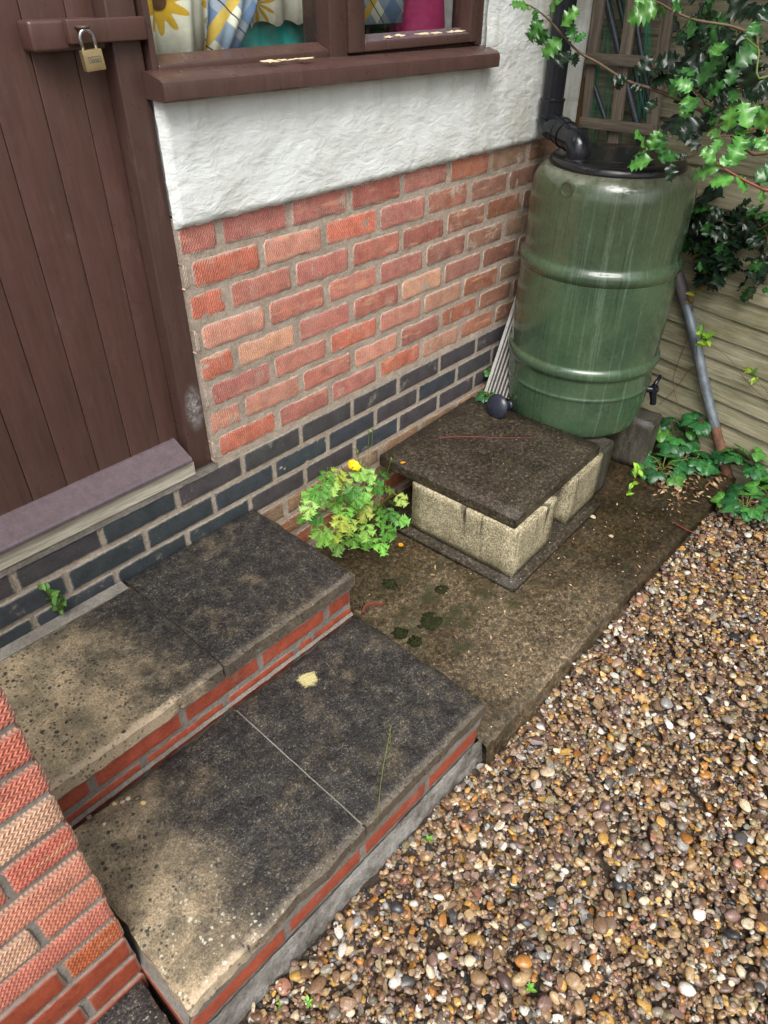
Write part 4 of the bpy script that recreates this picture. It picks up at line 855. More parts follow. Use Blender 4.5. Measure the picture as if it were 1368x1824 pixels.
base_l = ony(862, 697, -0.045); top_l = ony(911, 548, -0.03); ax = (top_l - base_l).normalized()
rb = thing('ribbed_panel', 'ribbed grey metal strip leaning between the brick wall and the water butt', 'metal strip', base_l)
acr = Vector((0.55, -0.83, -0.05)); acr = (acr - ax * acr.dot(ax)).normalized(); nn = ax.cross(acr)
Mb = Matrix((acr, nn, ax)).transposed().to_4x4(); Ln = 0.44
link('backing', MB().box((0.0, -0.001, 0), (0.112, 0.001, Ln), Mb).mesh('backing', M_GROOVE), rb)
for k in range(8):
    w = 0.012 if k == 0 else 0.0062; x_ = 0.0005 + (0.0 if k == 0 else 0.003) + k * 0.0135
    link('rib', MB().box((x_, 0.0012, 0), (x_ + w, 0.010 if k == 0 else 0.007, Ln), Mb).mesh('rib', M_ALU, bevel=0.0012), rb)
    link('rib', MB().box((x_, -0.010 if k == 0 else -0.007, 0), (x_ + w, -0.0012, Ln), Mb).mesh('rib', M_ALU, bevel=0.0012), rb)

pk = Vector((-0.2165, -0.020, 1.545)); lock = thing('padlock', 'small brass padlock hanging from the brown door latch', 'padlock', pk)
lock.rotation_euler = (0, radians(-4), radians(-6))
link('body', MB().box((-0.0185, -0.008, -0.0185), (0.0185, 0.008, 0.014)).mesh('body', M_BRASS, bevel=0.0018, smooth=True, auto=1.0), lock)
sh = [Vector((-0.0125, 0, 0.008)), Vector((-0.0125, 0, 0.028))] + [Vector((-0.0125 * cos(t), 0, 0.030 + 0.0135 * sin(t))) for t in np.linspace(0.15, pi - 0.15, 9)] + [Vector((0.0125, 0, 0.028)), Vector((0.0125, 0, 0.008))]
link('shackle', MB().tube(sh, 0.0031, 10).mesh('shackle', M_STEEL, True), lock)
mb = MB()
for a, b in (((-0.0105, -0.004), (0.0125, -0.0033)), ((-0.0105, 0.0045), (0.0125, 0.0052)), ((-0.0105, -0.0033), (-0.0098, 0.0045)), ((0.0118, -0.0033), (0.0125, 0.0045))): mb.box((a[0], -0.0084, a[1] - 0.0015), (b[0], -0.00805, b[1] - 0.0015))
link('badge', mb.mesh('badge', M_INK), lock)
cu = bpy.data.curves.new('lettering', 'FONT'); cu.body = 'kasp'; cu.size = 0.0098; cu.align_x = 'CENTER'; cu.align_y = 'CENTER'; cu.extrude = 0.00012
tmp = bpy.data.objects.new('lettering', cu); COL.objects.link(tmp); dg_ = bpy.context.evaluated_depsgraph_get(); tm = bpy.data.meshes.new_from_object(tmp.evaluated_get(dg_)); bpy.data.objects.remove(tmp)
tm.materials.clear(); tm.materials.append(M_INK.m); link('lettering', tm, lock, (0.001, -0.0083, -0.0010), (pi / 2, 0, 0))

# ------------------------------------------------------------------ leaning pole, trellis, tubes, netting
b0 = onz(1297, 852, 0.07); t0 = onfence(1207, 487, 0.035)
pole = thing('metal_pole', 'galvanised metal pole with rusty foot leaning on the fence', 'pole', b0)
def PL(t): return (t0 - b0) * t + Vector((0.004 * sin(t * 9), 0.004 * sin(t * 7), 0))
link('tube', MB().tube([PL(t) for t in np.linspace(0.26, 0.86, 14)], 0.0195, 16).mesh('tube', M_GALV, True, auto=0.8), pole)
link('foot', MB().tube([PL(t) for t in np.linspace(-0.03, 0.2595, 8)], [0.0205, 0.020, 0.0208, 0.0203, 0.021, 0.0205, 0.020, 0.020], 16).mesh('foot', M_RUST, True, auto=0.8), pole)['label'] = 'rusty brown foot'
link('sleeve', MB().tube([PL(t) for t in np.linspace(0.855, 1.0, 6)], 0.0225, 16).mesh('sleeve', M_SLEEVE, True, auto=0.8), pole)

TX = 1.725
def tp(px, py, off=0): return onx(px, py, TX + off)
def stick(p, q, w, d, name, parent, mat, org):
    p, q = Vector(p) - org, Vector(q) - org; ax = (q - p); L = ax.length; ax.normalize(); nrm = Vector((-1, 0, 0)); sd = ax.cross(nrm).normalized(); nrm = sd.cross(ax)
    M3 = Matrix((ax, sd, nrm)).transposed().to_4x4(); M3.translation = (p + q) / 2
    o_ = link(name, MB().box((-L / 2, -w / 2, -d / 2), (L / 2, w / 2, d / 2)).mesh(name, mat, bevel=0.0022, smooth=True, auto=1.2), parent); o_.matrix_local = M3; return o_
torg = Vector((TX, 0, 0.3)); tre = thing('trellis', 'weathered grey fan trellis standing behind the water butt', 'trellis', torg)
for (a, b) in (((1076, -60), (1028, 300)), ((1136, -60), (1086, 300)), ((1203, -60), (1150, 300))):
    p, q = tp(*a), tp(*b); q = p + (q - p) * ((p.z - 0.62) / (p.z - q.z)); stick(p, q, 0.040, 0.018, 'stile', tre, M_TRELLIS, torg)
for (a, b) in (((1041, 104), (1186, 112)), ((1023, 216), (1164, 232)), ((1050, -45), (1215, -45)), ((1012, 330), (1150, 345))):
    stick(tp(*a, -0.020), tp(*b, -0.020), 0.034, 0.018, 'rail', tre, M_TRELLIS, torg)
k_ = tp(1174, 108, -0.032) - torg; link('knot', MB().lathe([(0.0, 0.001), (0.005, 0.001), (0.0095, 0.0)], 14, Matrix.Translation(k_) @ Matrix.Rotation(-pi / 2, 4, 'Y')).mesh('knot', M_GROOVE), tre)
off_ = ony(1030, 200, 0.02)
of = thing('timber_offcut', 'brown timber offcut standing behind the trellis at the house corner', 'timber', (1.66, 0.06, 0.3)); 
p, q = onx(1030, 137, 1.70), onx(1018, 260, 1.70); stick(p, q + (q - p) * 2.2, 0.05, 0.02, 'board', of, M_OFFCUT, Vector((1.66, 0.06, 0.3)))
def tube_thing(label, a, b, r, off):
    p, q = tp(*a, off), tp(*b, off); q = p + (q - p) * ((p.z - 0.85) / (p.z - q.z)); o_ = thing('plastic_tube', label, 'tube', q, group='grey tubes behind the trellis')
    link('tube', MB().tube([Vector((0, 0, 0)) + (p - q) * t + Vector((0, 0.01 * sin(3 * t), 0)) for t in np.linspace(0, 1, 10)], r, 12).mesh('tube', M_TUBE, True, auto=0.8), o_)
tube_thing('grey tube crossing behind the middle trellis stile, widest of the tubes', (1072, -40), (1150, 262), 0.0125, 0.025)
tube_thing('dark grey tube slanting above the upper trellis rail', (1090, -60), (1166, 250), 0.010, 0.045)
tube_thing('grey tube on the far side of the trellis middle stile', (1118, -60), (1172, 230), 0.011, 0.035)
tube_thing('thin grey tube between the left and middle trellis stiles', (1048, 120), (1092, 240), 0.009, 0.028)
no = Vector((TX + 0.035, 0, 0.6)); net = thing('netting', 'green plastic netting strands hanging behind the trellis', 'netting', no)
mb = MB()
for k in range(26):
    xa = random.uniform(1040, 1150); a, b = tp(xa + jit(12) + 14, random.choice([-30, 40, 110]), 0.035 + jit(0.01)), tp(xa - 4 + jit(10) + (25 if xa > 1110 else -8), 285, 0.035 + jit(0.01))
    mb.tube([(a + (b - a) * t + Vector((0, 0.010 * sin(t * random.uniform(4, 8) + k), 0))) - no for t in np.linspace(0, 1, 8)], 0.0015, 5, False)
link('strands', mb.mesh('strands', M_NET, True), net)

# ------------------------------------------------------------------ room behind the window
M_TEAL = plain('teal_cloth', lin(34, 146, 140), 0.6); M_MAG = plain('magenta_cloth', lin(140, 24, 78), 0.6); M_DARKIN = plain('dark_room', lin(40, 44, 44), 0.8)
def fabric(name, plaid):
    m = Mat(name, 0.8, 0.2); o = m.obj(); x, y, z = m.sep(o)
    cream = lin(244, 240, 222)
    sc_ = m.scale(o, (1, 0, 1)); v = m.vor(sc_, 7.5, rnd=0.55); vp = m.n('TexVoronoi', {'Vector': sc_, 'Scale': 7.5, 'Randomness': 0.55}, out=2)
    d = m.n('VectorMath', {0: sc_, 1: vp}, operation='SUBTRACT'); dx_, dy_, dz_ = m.sep(d)
    an = m.math('ARCTAN2', dz_, dx_); rr = m.math('ADD', 0.052, m.math('MULTIPLY', m.math('SINE', m.math('MULTIPLY', an, 11.0)), 0.012))
    L = m.n('VectorMath', {0: d}, out=1, operation='LENGTH')
    pet = m.step(m.math('SUBTRACT', L, rr), -0.004, 0.0, 1, 0); cen = m.step(L, 0.019, 0.024, 1, 0)
    c = cream
    if plaid:
        u, w = m.math('ADD', x, z), m.math('SUBTRACT', x, z)
        st1 = m.step(m.math('PINGPONG', m.math('MULTIPLY', u, 17.0), 1.0), 0.42, 0.46); st2 = m.step(m.math('PINGPONG', m.math('MULTIPLY', w, 17.0), 1.0), 0.42, 0.46)
        c = m.mix(c, lin(104, 142, 188), m.math('MULTIPLY', st1, 0.75)); c = m.mix(c, lin(74, 112, 168), m.math('MULTIPLY', st2, 0.6))
        c = m.mix(c, lin(226, 190, 92), m.step(m.math('PINGPONG', m.math('ADD', m.math('MULTIPLY', w, 8.5), 0.3), 1.0), 0.1, 0.13, 1, 0))
        c = m.mix(c, lin(52, 66, 96), m.step(m.math('PINGPONG', m.math('MULTIPLY', u, 17.0), 1.0), 0.03, 0.04, 1, 0))
    else:
        bl = m.step(m.noise(sc_, 9, 2), 0.6, 0.62); c = m.mix(c, lin(120, 150, 186), m.math('MULTIPLY', bl, 0.7))
        c = m.mix(c, lin(222, 178, 52), pet); c = m.mix(c, lin(92, 58, 30), cen)
    m.color(m.mul(c, m.ramp(m.noise(o, 30, 4), [(0.3, grey(0.85)), (0.7, grey(1.1))]))); return m
M_PLAID = fabric('plaid_fabric', True); M_SUNF = fabric('sunflower_fabric', False)
def sheet(name, label, pts, mat, y0, amp, freq, group='window curtains', scallop=0.0):
    """hanging cloth: pts = [(xl, xr, z)] from bottom to top"""
    n = 40; v = []
    for j, (xl, xr, z) in enumerate(pts):
        for i in range(n + 1):
            t = i / n; zz = z + (scallop * abs(sin(t * pi * 3)) if j == 0 else 0)
            v.append((xl + (xr - xl) * t, y0 + amp * sin(t * freq) + amp * 0.4 * sin(t * freq * 2.3 + z * 3), zz))
    W = n + 1; f = [(j * W + i, j * W + i + 1, (j + 1) * W + i + 1, (j + 1) * W + i) for j in range(len(pts) - 1) for i in range(n)]
    o_ = tag(link(name, MB().add(v, f).mesh(name, mat, True)), label, 'curtain', group)
    md = o_.modifiers.new('thickness', 'SOLIDIFY'); md.thickness = 0.002; return o_
sheet('curtain', 'sunflower curtain at the door side of the window', [(-0.10, 0.14, 1.50), (-0.10, 0.16, 1.62), (-0.10, 0.2, 1.8), (-0.1, 0.28, 2.3)], M_SUNF, 0.10, 0.012, 16)
sheet('curtain', 'blue plaid fold of curtain gathered in the left window pane', [(0.085, 0.185, 1.535), (0.105, 0.24, 1.60), (0.11, 0.27, 1.66), (0.10, 0.34, 1.9), (0.05, 0.45, 2.3)], M_PLAID, 0.065, 0.010, 9)
sheet('curtain', 'scalloped cream sunflower cloth across the middle of the window', [(0.24, 0.46, 1.568), (0.24, 0.47, 1.7), (0.2, 0.5, 2.3)], M_SUNF, 0.09, 0.008, 14, scallop=0.012)
sheet('curtain', 'cream blind with sunflower in the right window pane', [(0.49, 0.74, 1.562), (0.49, 0.765, 1.7), (0.48, 0.78, 2.3)], M_PLAID, 0.085, 0.003, 5)
tag(link('curtain', MB().tube([(0.70 + 0.01 * sin(k), 0.13, 1.45 + 0.05 * k) for k in range(18)], 0.085, 20).mesh('curtain', M_MAG, True)), 'magenta curtain behind the right window pane', 'curtain', 'window curtains').location = (0.16, 0.015, 0)
tag(link('storage_box', MB().box((-0.33, 0, 0), (0.33, 0.4, 0.38)).mesh('storage_box', M_TEAL, bevel=0.02, smooth=True, auto=1.2), None, (0.27, 0.12, 1.20)), 'teal box standing inside behind the left window pane', 'box')
mb = MB(); mb.box((-1.0, 1.4, 0.0), (1.33, 1.42, 2.6)); mb.box((-0.95, 0.222, 0.9), (1.33, 1.4, 0.92)); link('room_blackout', mb.mesh('room_blackout', M_DARKIN), house)  # dark panels added to block the sky and keep the room dark

# ------------------------------------------------------------------ leaves
def strip_leaf(name, rows, mat, zmid=lambda t: 0.0, edge_z=lambda t, s: 0.0, pleat=0.0):
    """rows: [(t, halfwidth, forward)] along a unit midrib on +X; boundary both sides; a half row between rib and edge"""
    n = len(rows); v = []; rib = []
    for k, (t, w, fw) in enumerate(rows):
        zm = zmid(t); pz = pleat * (1 if k % 2 else -1)
        for s, a in ((-1, 1.0), (-1, 0.5), (0, 0), (1, 0.5), (1, 1.0)):
            z = zm + (edge_z(t, s) * a + pz * (a if a < 1 else 0.6) if s else 0)
            v.append((t + fw * a, s * w * a, z)); rib.append(1.0 if s == 0 else (0.25 if a == 0.5 else 0.0) if pleat == 0 else (0.3 if k % 2 == 0 else 0.0))
    f = [(k * 5 + i, k * 5 + i + 1, (k + 1) * 5 + i + 1, (k + 1) * 5 + i) for k in range(n - 1) for i in range(4)]
    return v, f, rib
def leafmesh(name, parts, mat):
    mb = MB(); rb_ = []
    for v, f, r in parts: mb.add(v, f); rb_ += r
    me = bpy.data.meshes.new(name); me.from_pydata(mb.v, [], mb.f); me.update()
    me.polygons.foreach_set('use_smooth', [True] * len(me.polygons)); me.materials.append(mat.m)
    at = me.attributes.new('rib', 'FLOAT', 'POINT'); at.data.foreach_set('value', np.array(rb_, dtype=np.float32)); return me
def xform(part, M): v, f, r = part; return [tuple(M @ Vector(p)) for p in v], f, r
def holly_leaf(k, mat=None):
    rs = random.Random(k); rows = [(0.0, 0.006, 0), (0.07, 0.04, 0)]; N = rs.choice([4, 5, 5]); w0 = rs.uniform(0.27, 0.34); ph = rs.uniform(0, 6)
    for q in range(N):
        t = 0.14 + 0.74 * (q + 0.5) / N; env = sin(pi * min(1, t * 0.96 + 0.04)) ** 0.7
        rows += [(t - 0.35 / N, w0 * env * 0.72, 0), (t, w0 * env * 1.0 + 0.075, 0.045)]
    rows += [(0.90, 0.055, 0), (1.0, 0.003, 0)]; cv = rs.uniform(0.25, 0.5); wv = rs.uniform(0.05, 0.10)
    return leafmesh('holly_leaf', [strip_leaf('l', rows, mat, lambda t: -cv * (t - 0.4) ** 2, lambda t, s: 0.03 + wv * sin(t * 17 + ph + s))], mat or M_HOLLY)
def oval_leaf(k, w=0.26, mat=None, teeth=0.0):
    rs = random.Random(k); n = 9 if not teeth else 15; rows = []; cv = rs.uniform(0.1, 0.35)
    for q in range(n + 1): t = q / n; rows.append((t, max(0.004, w * sin(pi * t ** 0.8) ** 0.9 + (teeth * (1 if q % 2 else -1) if 0 < q < n else 0)), 0.02 if q % 2 and teeth else 0))
    return leafmesh('leaf', [strip_leaf('l', rows, mat, lambda t: -cv * (t - 0.35) ** 2, lambda t, s: 0.08)], mat or M_SOFT)
def trifoliate(k):
    rs = random.Random(k); parts = []
    for ang, sc in ((0, 1.0), (1.15, 0.88), (-1.15, 0.88)):
        rows = []; n = 13
        for q in range(n + 1): t = q / n; rows.append((t, max(0.01, 0.40 * sin(pi * min(1, t ** 0.75 * 0.96 + 0.02)) ** 0.75 + (0.045 if q % 2 else -0.03) * (0 < q < n)), 0.07 if q % 2 else 0.02))
        cv = rs.uniform(0.15, 0.4); p_ = strip_leaf('l', rows, None, lambda t: 0.06 * sin(pi * t) - cv * t * t * 0.6, lambda t, s: rs.uniform(-0.02, 0.03) - 0.10, pleat=0.035)
        parts.append(xform(p_, Matrix.Rotation(ang, 4, 'Z') @ Matrix.Translation((0.04, 0, 0)) @ Matrix.Scale(sc, 4)))
    return leafmesh('leaf', parts, M_STRAW)
def poppy_leaf(k):
    rs = random.Random(k); parts = []
    def lobed(n_l, w):
        rows = [(0.0, 0.012, 0)]
        for q in range(n_l):
            t = 0.12 + 0.8 * q / n_l; e = sin(pi * (0.15 + 0.72 * q / n_l)) ** 0.8
            rows += [(t, w * e * 0.42, 0.0), (t + 0.5 / n_l, w * e * 1.15, 0.13)]
        return rows + [(0.93, w * 0.22, 0), (1.0, 0.004, 0)]
    def put(x, y, ang, L, n_l=3, w=0.36): parts.append(xform(strip_leaf('l', lobed(n_l, w), None, lambda t: -0.25 * (t - 0.3) ** 2, lambda t, s: 0.05 + rs.uniform(-0.03, 0.03)), Matrix.Translation((x, y, -0.12 * x * x)) @ Matrix.Rotation(ang, 4, 'Z') @ Matrix.Rotation(rs.uniform(-0.25, 0.25), 4, 'Y') @ Matrix.Scale(L, 4)))
    put(0.56, 0, rs.uniform(-0.1, 0.1), 0.46, 3, 0.46)
    for x, L in ((0.50, 0.40), (0.26, 0.36)):
        for s in (-1, 1): put(x, 0, s * rs.uniform(0.75, 1.05), L * rs.uniform(0.9, 1.1), 3, 0.40)
    v = [(0, -0.008, 0), (0, 0.008, 0), (0.6, 0.005, -0.04), (0.6, -0.005, -0.04)]; parts.append((v, [(0, 1, 2, 3)], [0.5] * 4))
    return leafmesh('leaf', parts, M_SOFT)
HL = [holly_leaf(k) for k in range(8)]; OV = [oval_leaf(k + 20) for k in range(4)]; TF = [trifoliate(k) for k in range(6)]; PO = [poppy_leaf(k) for k in range(6)]; DL = [holly_leaf(60 + k, M_DEAD) for k in range(4)]; DO = [oval_leaf(70 + k, 0.3, M_DEAD) for k in range(3)]; IV_ = [oval_leaf(80 + k, 0.36, M_HOLLY, 0.05) for k in range(3)]
def place_leaf(parent, me, base, axis, normal, size, col, name='leaf'):
    ax = Vector(axis).normalized(); nr = Vector(normal); nr = (nr - ax * nr.dot(ax)); nr = nr.normalized() if nr.length > 1e-4 else Vector((0, 0, 1)); sd = nr.cross(ax)
    M3 = Matrix((ax, sd, nr)).transposed().to_4x4(); org = Vector(parent.location) if parent else Vector((0, 0, 0)); M3.translation = Vector(base) - org
    o_ = link(name, me, parent, color=col); o_.matrix_local = M3 @ Matrix.Scale(size, 4); return o_
def vcol(c, a=0.2): l = lin(*c); k = random.uniform(1 - a, 1 + a); return (l[0] * k * random.uniform(0.9, 1.1), l[1] * k, l[2] * k, 1)
UP = Vector((0, 0, 1))
def tocam(p): return (CAM_LOC - Vector(p)).normalized()
def rv(a=1.0): return Vector((jit(a), jit(a), jit(a)))

# ------------------------------------------------------------------ holly tree reaching over the fence
HB = Vector((2.02, -1.62, 0.0)); holly = thing('holly_tree', 'holly tree with glossy spiny leaves reaching over the fence and water butt', 'tree', HB)
link('trunk', MB().tube([Vector((0, 0, -0.05)), Vector((0.02, 0.03, 0.9)), Vector((-0.03, 0.12, 1.7)), Vector((-0.1, 0.25, 2.4)), Vector((-0.12, 0.4, 3.0))], [0.07, 0.06, 0.05, 0.035, 0.015], 12).mesh('trunk', M_STEM, True), holly)
HUB = Vector((1.92, -1.35, 2.45))
def branch(pts, r0, r1, mat=M_STEM, hub=True):
    p3 = [Vector(p) for p in pts]
    if hub: p3 = p3 + [p3[-1] + (HUB - p3[-1]) * 0.45 + Vector((0, 0, 0.08)), HUB]
    s = smoothed(p3, 6); n = len(s); link('branch', MB().tube([q - HB for q in s], [r0 + (r1 - r0) * (i / n) for i in range(n)], 7).mesh('branch', mat, True), holly)
def bp(l, d0, d1): n = len(l) - 1; return [atd(x, y, d0 + (d1 - d0) * i / n) for i, (x, y) in enumerate(l)]
branch(bp([(932, 6), (947, 12), (972, 30), (1000, 60), (1030, 92), (1065, 112), (1115, 143), (1160, 158), (1210, 178), (1290, 215), (1400, 250)], 2.26, 2.30), 0.0014, 0.0065)
branch(bp([(1150, 272), (1165, 284), (1195, 286), (1222, 283), (1260, 262), (1300, 225), (1400, 170)], 2.14, 2.30), 0.0012, 0.005)
branch(bp([(1262, 280), (1285, 297), (1310, 312), (1340, 328), (1375, 340), (1430, 330)], 1.76, 1.80), 0.0012, 0.005, M_RSTEM)
branch(bp([(1266, 238), (1285, 243), (1310, 240), (1335, 234), (1368, 215), (1420, 190)], 1.80, 1.84), 0.0010, 0.004, M_RSTEM)
branch(bp([(1140, -4), (1172, 4), (1200, 20), (1240, 36), (1300, 46), (1345, 60), (1400, 60)], 2.12, 2.2), 0.0014, 0.006)
branch(bp([(1224, 148), (1245, 168), (1265, 190), (1310, 190), (1400, 175)], 2.05, 2.2), 0.0012, 0.005)
branch(bp([(1330, 68), (1350, 85), (1400, 110)], 1.95, 2.0), 0.0012, 0.004, M_GSTEM)
branch([onfence(1240, 372, .05), onfence(1280, 392, .06), onfence(1320, 400, .05), onfence(1400, 370, .07)], 0.001, 0.004)
branch([onfence(1340, 385, .06), onfence(1362, 408, .06), onfence(1410, 420, .06)], 0.001, 0.003)
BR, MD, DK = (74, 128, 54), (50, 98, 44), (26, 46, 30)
LV = [  # base px, tip px, distance (None: hugging the fence), tone
 ((947,15),(916,7),2.26,BR),((953,15),(953,39),2.25,MD),((975,28),(993,2),2.25,BR),((999,47),(1026,18),2.25,BR),((968,35),(943,67),2.24,MD),((975,50),(960,77),2.26,MD),((1002,68),(971,96),2.23,BR),((1015,40),(1020,68),2.27,MD),((1018,90),(995,112),2.27,DK),((1022,77),(1041,60),2.26,MD),((1024,92),(1025,115),2.28,DK),
 ((1131,134),(1158,105),2.27,DK),((1119,142),(1096,142),2.28,DK),((1124,149),(1140,160),2.28,DK),((1158,154),(1188,135),2.28,DK),((1192,164),(1215,116),2.27,DK),((1171,174),(1153,196),2.29,DK),((1110,138),(1100,158),2.29,DK),
 ((1176,11),(1126,32),2.10,BR),((1230,30),(1210,64),2.12,MD),((1171,5),(1136,1),2.13,BR),((1195,5),(1215,15),2.14,MD),((1188,14),(1172,28),2.15,MD),
 ((1153,268),(1135,239),2.13,BR),((1156,270),(1171,237),2.13,BR),((1176,278),(1178,243),2.14,MD),((1163,283),(1125,294),2.12,BR),((1170,283),(1204,276),2.14,MD),((1193,290),(1196,319),2.14,DK),((1153,273),(1134,274),2.14,BR),((1205,284),(1222,276),2.16,DK),((1215,286),(1206,300),2.16,DK),
 ((1242,153),(1274,107),2.04,MD),((1235,161),(1209,145),2.04,BR),((1227,166),(1221,204),2.05,BR),((1241,170),(1226,197),2.05,MD),((1255,174),(1285,150),2.07,MD),((1268,196),(1301,170),2.10,DK),((1313,180),(1300,164),2.06,MD),((1327,166),(1341,113),2.12,DK),((1298,155),(1308,118),2.05,MD),((1308,118),(1346,83),2.04,MD),((1339,67),(1345,40),1.96,MD),((1268,102),(1287,77),2.0,BR),
 ((1257,96),(1257,70),2.2,DK),((1257,63),(1249,35),2.2,DK),((1276,73),(1294,52),2.2,DK),((1352,40),(1372,12),2.15,DK),((1358,95),(1374,75),2.15,DK),((1352,136),(1374,108),2.15,DK),((1350,165),(1374,150),2.15,DK),((1249,206),(1268,196),2.15,DK),((1257,232),(1270,220),2.18,DK),((1225,237),(1240,262),2.2,DK),
 ((1296,237),(1302,195),1.79,BR),((1333,233),(1325,187),1.80,BR),((1284,243),(1265,235),1.79,BR),((1286,245),(1270,269),1.79,BR),((1298,299),(1322,248),1.77,BR),((1276,290),(1254,269),1.76,BR),((1282,296),(1238,312),1.76,BR),((1282,294),(1300,279),1.76,BR),((1312,240),(1330,231),1.80,BR),((1345,232),(1372,197),1.81,BR),((1346,242),(1362,263),1.82,BR),((1326,246),(1346,262),1.82,MD),
 ((1312,318),(1270,324),1.77,BR),((1312,314),(1328,336),1.77,BR),((1345,325),(1372,296),1.78,MD),((1355,336),(1360,362),1.78,BR),((1340,330),(1372,310),1.80,MD),((1362,220),(1376,240),1.85,BR),((1336,205),(1352,190),1.86,BR),
 ((1235,355),(1275,345),None,DK),((1235,372),(1245,400),None,DK),((1296,392),(1326,372),None,DK),((1316,366),(1334,358),None,DK),((1262,372),(1283,378),None,MD),((1333,403),(1340,372),None,MD),((1357,392),(1372,376),None,MD),((1359,410),(1335,440),None,MD),((1292,437),(1296,419),None,BR),((1282,453),(1295,442),None,MD),((1294,460),(1296,444),None,MD),((1270,455),(1287,485),None,DK),((1306,459),(1303,484),None,DK),((1233,420),(1215,446),None,MD),((1349,510),(1321,532),None,MD),((1351,508),(1346,492),None,MD),((1355,520),(1372,514),None,MD),((1240,455),(1256,470),None,DK),
]
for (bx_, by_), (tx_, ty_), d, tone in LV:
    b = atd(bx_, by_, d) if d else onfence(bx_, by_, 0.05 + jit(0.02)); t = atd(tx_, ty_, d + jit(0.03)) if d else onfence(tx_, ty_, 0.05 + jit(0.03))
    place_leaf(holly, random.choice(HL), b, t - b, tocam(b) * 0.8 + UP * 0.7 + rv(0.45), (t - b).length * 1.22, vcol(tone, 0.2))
place_leaf(holly, HL[2], onfence(1252, 443, 0.06), onfence(1233, 457, 0.06) - onfence(1252, 443, 0.06), tocam((1.7, -.5, 1)) + UP, 0.055, vcol((196, 184, 50)))
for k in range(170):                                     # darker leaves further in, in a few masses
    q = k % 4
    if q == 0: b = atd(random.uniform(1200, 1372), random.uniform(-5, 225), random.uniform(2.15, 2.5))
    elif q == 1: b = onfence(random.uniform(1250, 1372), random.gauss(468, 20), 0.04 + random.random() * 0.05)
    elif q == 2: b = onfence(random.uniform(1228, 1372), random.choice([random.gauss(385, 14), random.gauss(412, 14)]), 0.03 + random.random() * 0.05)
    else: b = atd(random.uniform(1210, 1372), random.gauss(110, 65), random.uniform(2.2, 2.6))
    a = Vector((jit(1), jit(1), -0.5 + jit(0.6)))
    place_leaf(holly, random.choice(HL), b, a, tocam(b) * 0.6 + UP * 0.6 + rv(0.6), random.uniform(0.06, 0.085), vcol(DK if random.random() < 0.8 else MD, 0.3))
# the rest of the crown, above and beyond the picture
vs, fs, o = [], [], 0
lv = [np.array([p.co[:] for p in me.vertices]) for me in HL]; lf = [[tuple(p.vertices) for p in me.polygons] for me in HL]
mb = MB(); cnt = 0
while cnt < 4600:
    p = Vector((random.gauss(1.5, 0.34), random.gauss(-0.72, 0.42), random.uniform(1.9, 2.9)))
    if p.x < 0.95 or p.y > 0.35 or nz(p.x * 3, p.y * 3, p.z * 3) < -0.2: continue
    u, w = toimg(p)
    if w > -45 and u < 1440: continue
    if p.z < 2.0 and p.x < 1.6: continue
    k = random.randrange(8); M3 = Matrix.Translation(p - HB) @ Euler((jit(0.9), jit(0.9), jit(3.1))).to_matrix().to_4x4() @ Matrix.Scale(random.uniform(0.05, 0.08), 4)
    mb.add([M3 @ Vector(q) for q in lv[k]], lf[k]); cnt += 1
cr = bpy.data.meshes.new('crown'); cr.from_pydata(mb.v, [], mb.f); cr.materials.append(M_HOLLY.m)
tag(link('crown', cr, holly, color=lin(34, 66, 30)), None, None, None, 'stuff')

# ------------------------------------------------------------------ poppy by the wall
pb = onz(655, 938, PATH_Z); pb.y = -0.055; pop = thing('poppy', 'bright green poppy plant with one yellow flower beside the concrete block', 'plant', (pb.x, pb.y, PATH_Z))
cs_ = []; tries = 0
while len(cs_) < 42 and tries < 6000:
    tries += 1; x, y = random.uniform(530, 722), random.uniform(838, 1003)
    ok = ((x - 630) / 88) ** 2 + ((y - 912) / 78) ** 2 < 1 or ((x - 655) / 34) ** 2 + ((y - 862) / 30) ** 2 < 1 or ((x - 555) / 26) ** 2 + ((y - 938) / 18) ** 2 < 1
    if not ok or (y > 945 + (x - 560) * 0.62 and x < 660): continue
    if any((x - a) ** 2 + (y - b) ** 2 < 16 ** 2 for a, b in cs_): continue
    cs_.append((x, y))
mb = MB()
for x, y in cs_:
    yy = -0.04 - 0.17 * random.random() - 0.10 * max(0, (y - 900) / 100); c = ony(x, y, yy)
    if c.z < PATH_Z + 0.03: c = onz(x, y, PATH_Z + 0.03 + random.random() * 0.05)
    out = Vector((c.x - pb.x, (c.y - pb.y) - 0.05, -0.05)); out = out.normalized() + rv(0.35) + Vector((0, 0, -0.15)); out.normalize(); sz = random.uniform(0.064, 0.092)
    b = c - out * sz * 0.5; place_leaf(pop, random.choice(PO), b, out, UP * 0.8 + tocam(c) * 0.4 + rv(0.55), sz, vcol(random.choice([(98, 158, 60), (76, 136, 50), (112, 172, 70), (62, 118, 46), (128, 174, 82), (150, 172, 70)]), 0.2))
    o0 = Vector((jit(0.02), jit(0.012), 0)); mid = (b - Vector(pop.location)) * 0.55 + Vector((0, 0, 0.02)); mb.tube(smoothed([o0, mid, b - Vector(pop.location)], 4), [0.0016] * 9, 5, False)
fl = ony(628, 834, -0.10); fo = fl - Vector(pop.location)
for px, py, yy in ((541 + 93, 800, -0.09), (664, 765, -0.06), (657, 770, -0.07), (637, 805, -0.05), (697, 818, -0.14)):
    e = ony(px, py, yy) - Vector(pop.location); mb.tube(smoothed([Vector((jit(.02), 0, 0.1)), e * 0.6 + Vector((jit(.01), 0, 0)), e], 5), 0.0009, 5, False); mb.lathe([(0.0, -0.008), (0.0032, -0.004), (0.004, 0.001), (0.002, 0.007), (0, 0.009)], 8, Matrix.Translation(e))
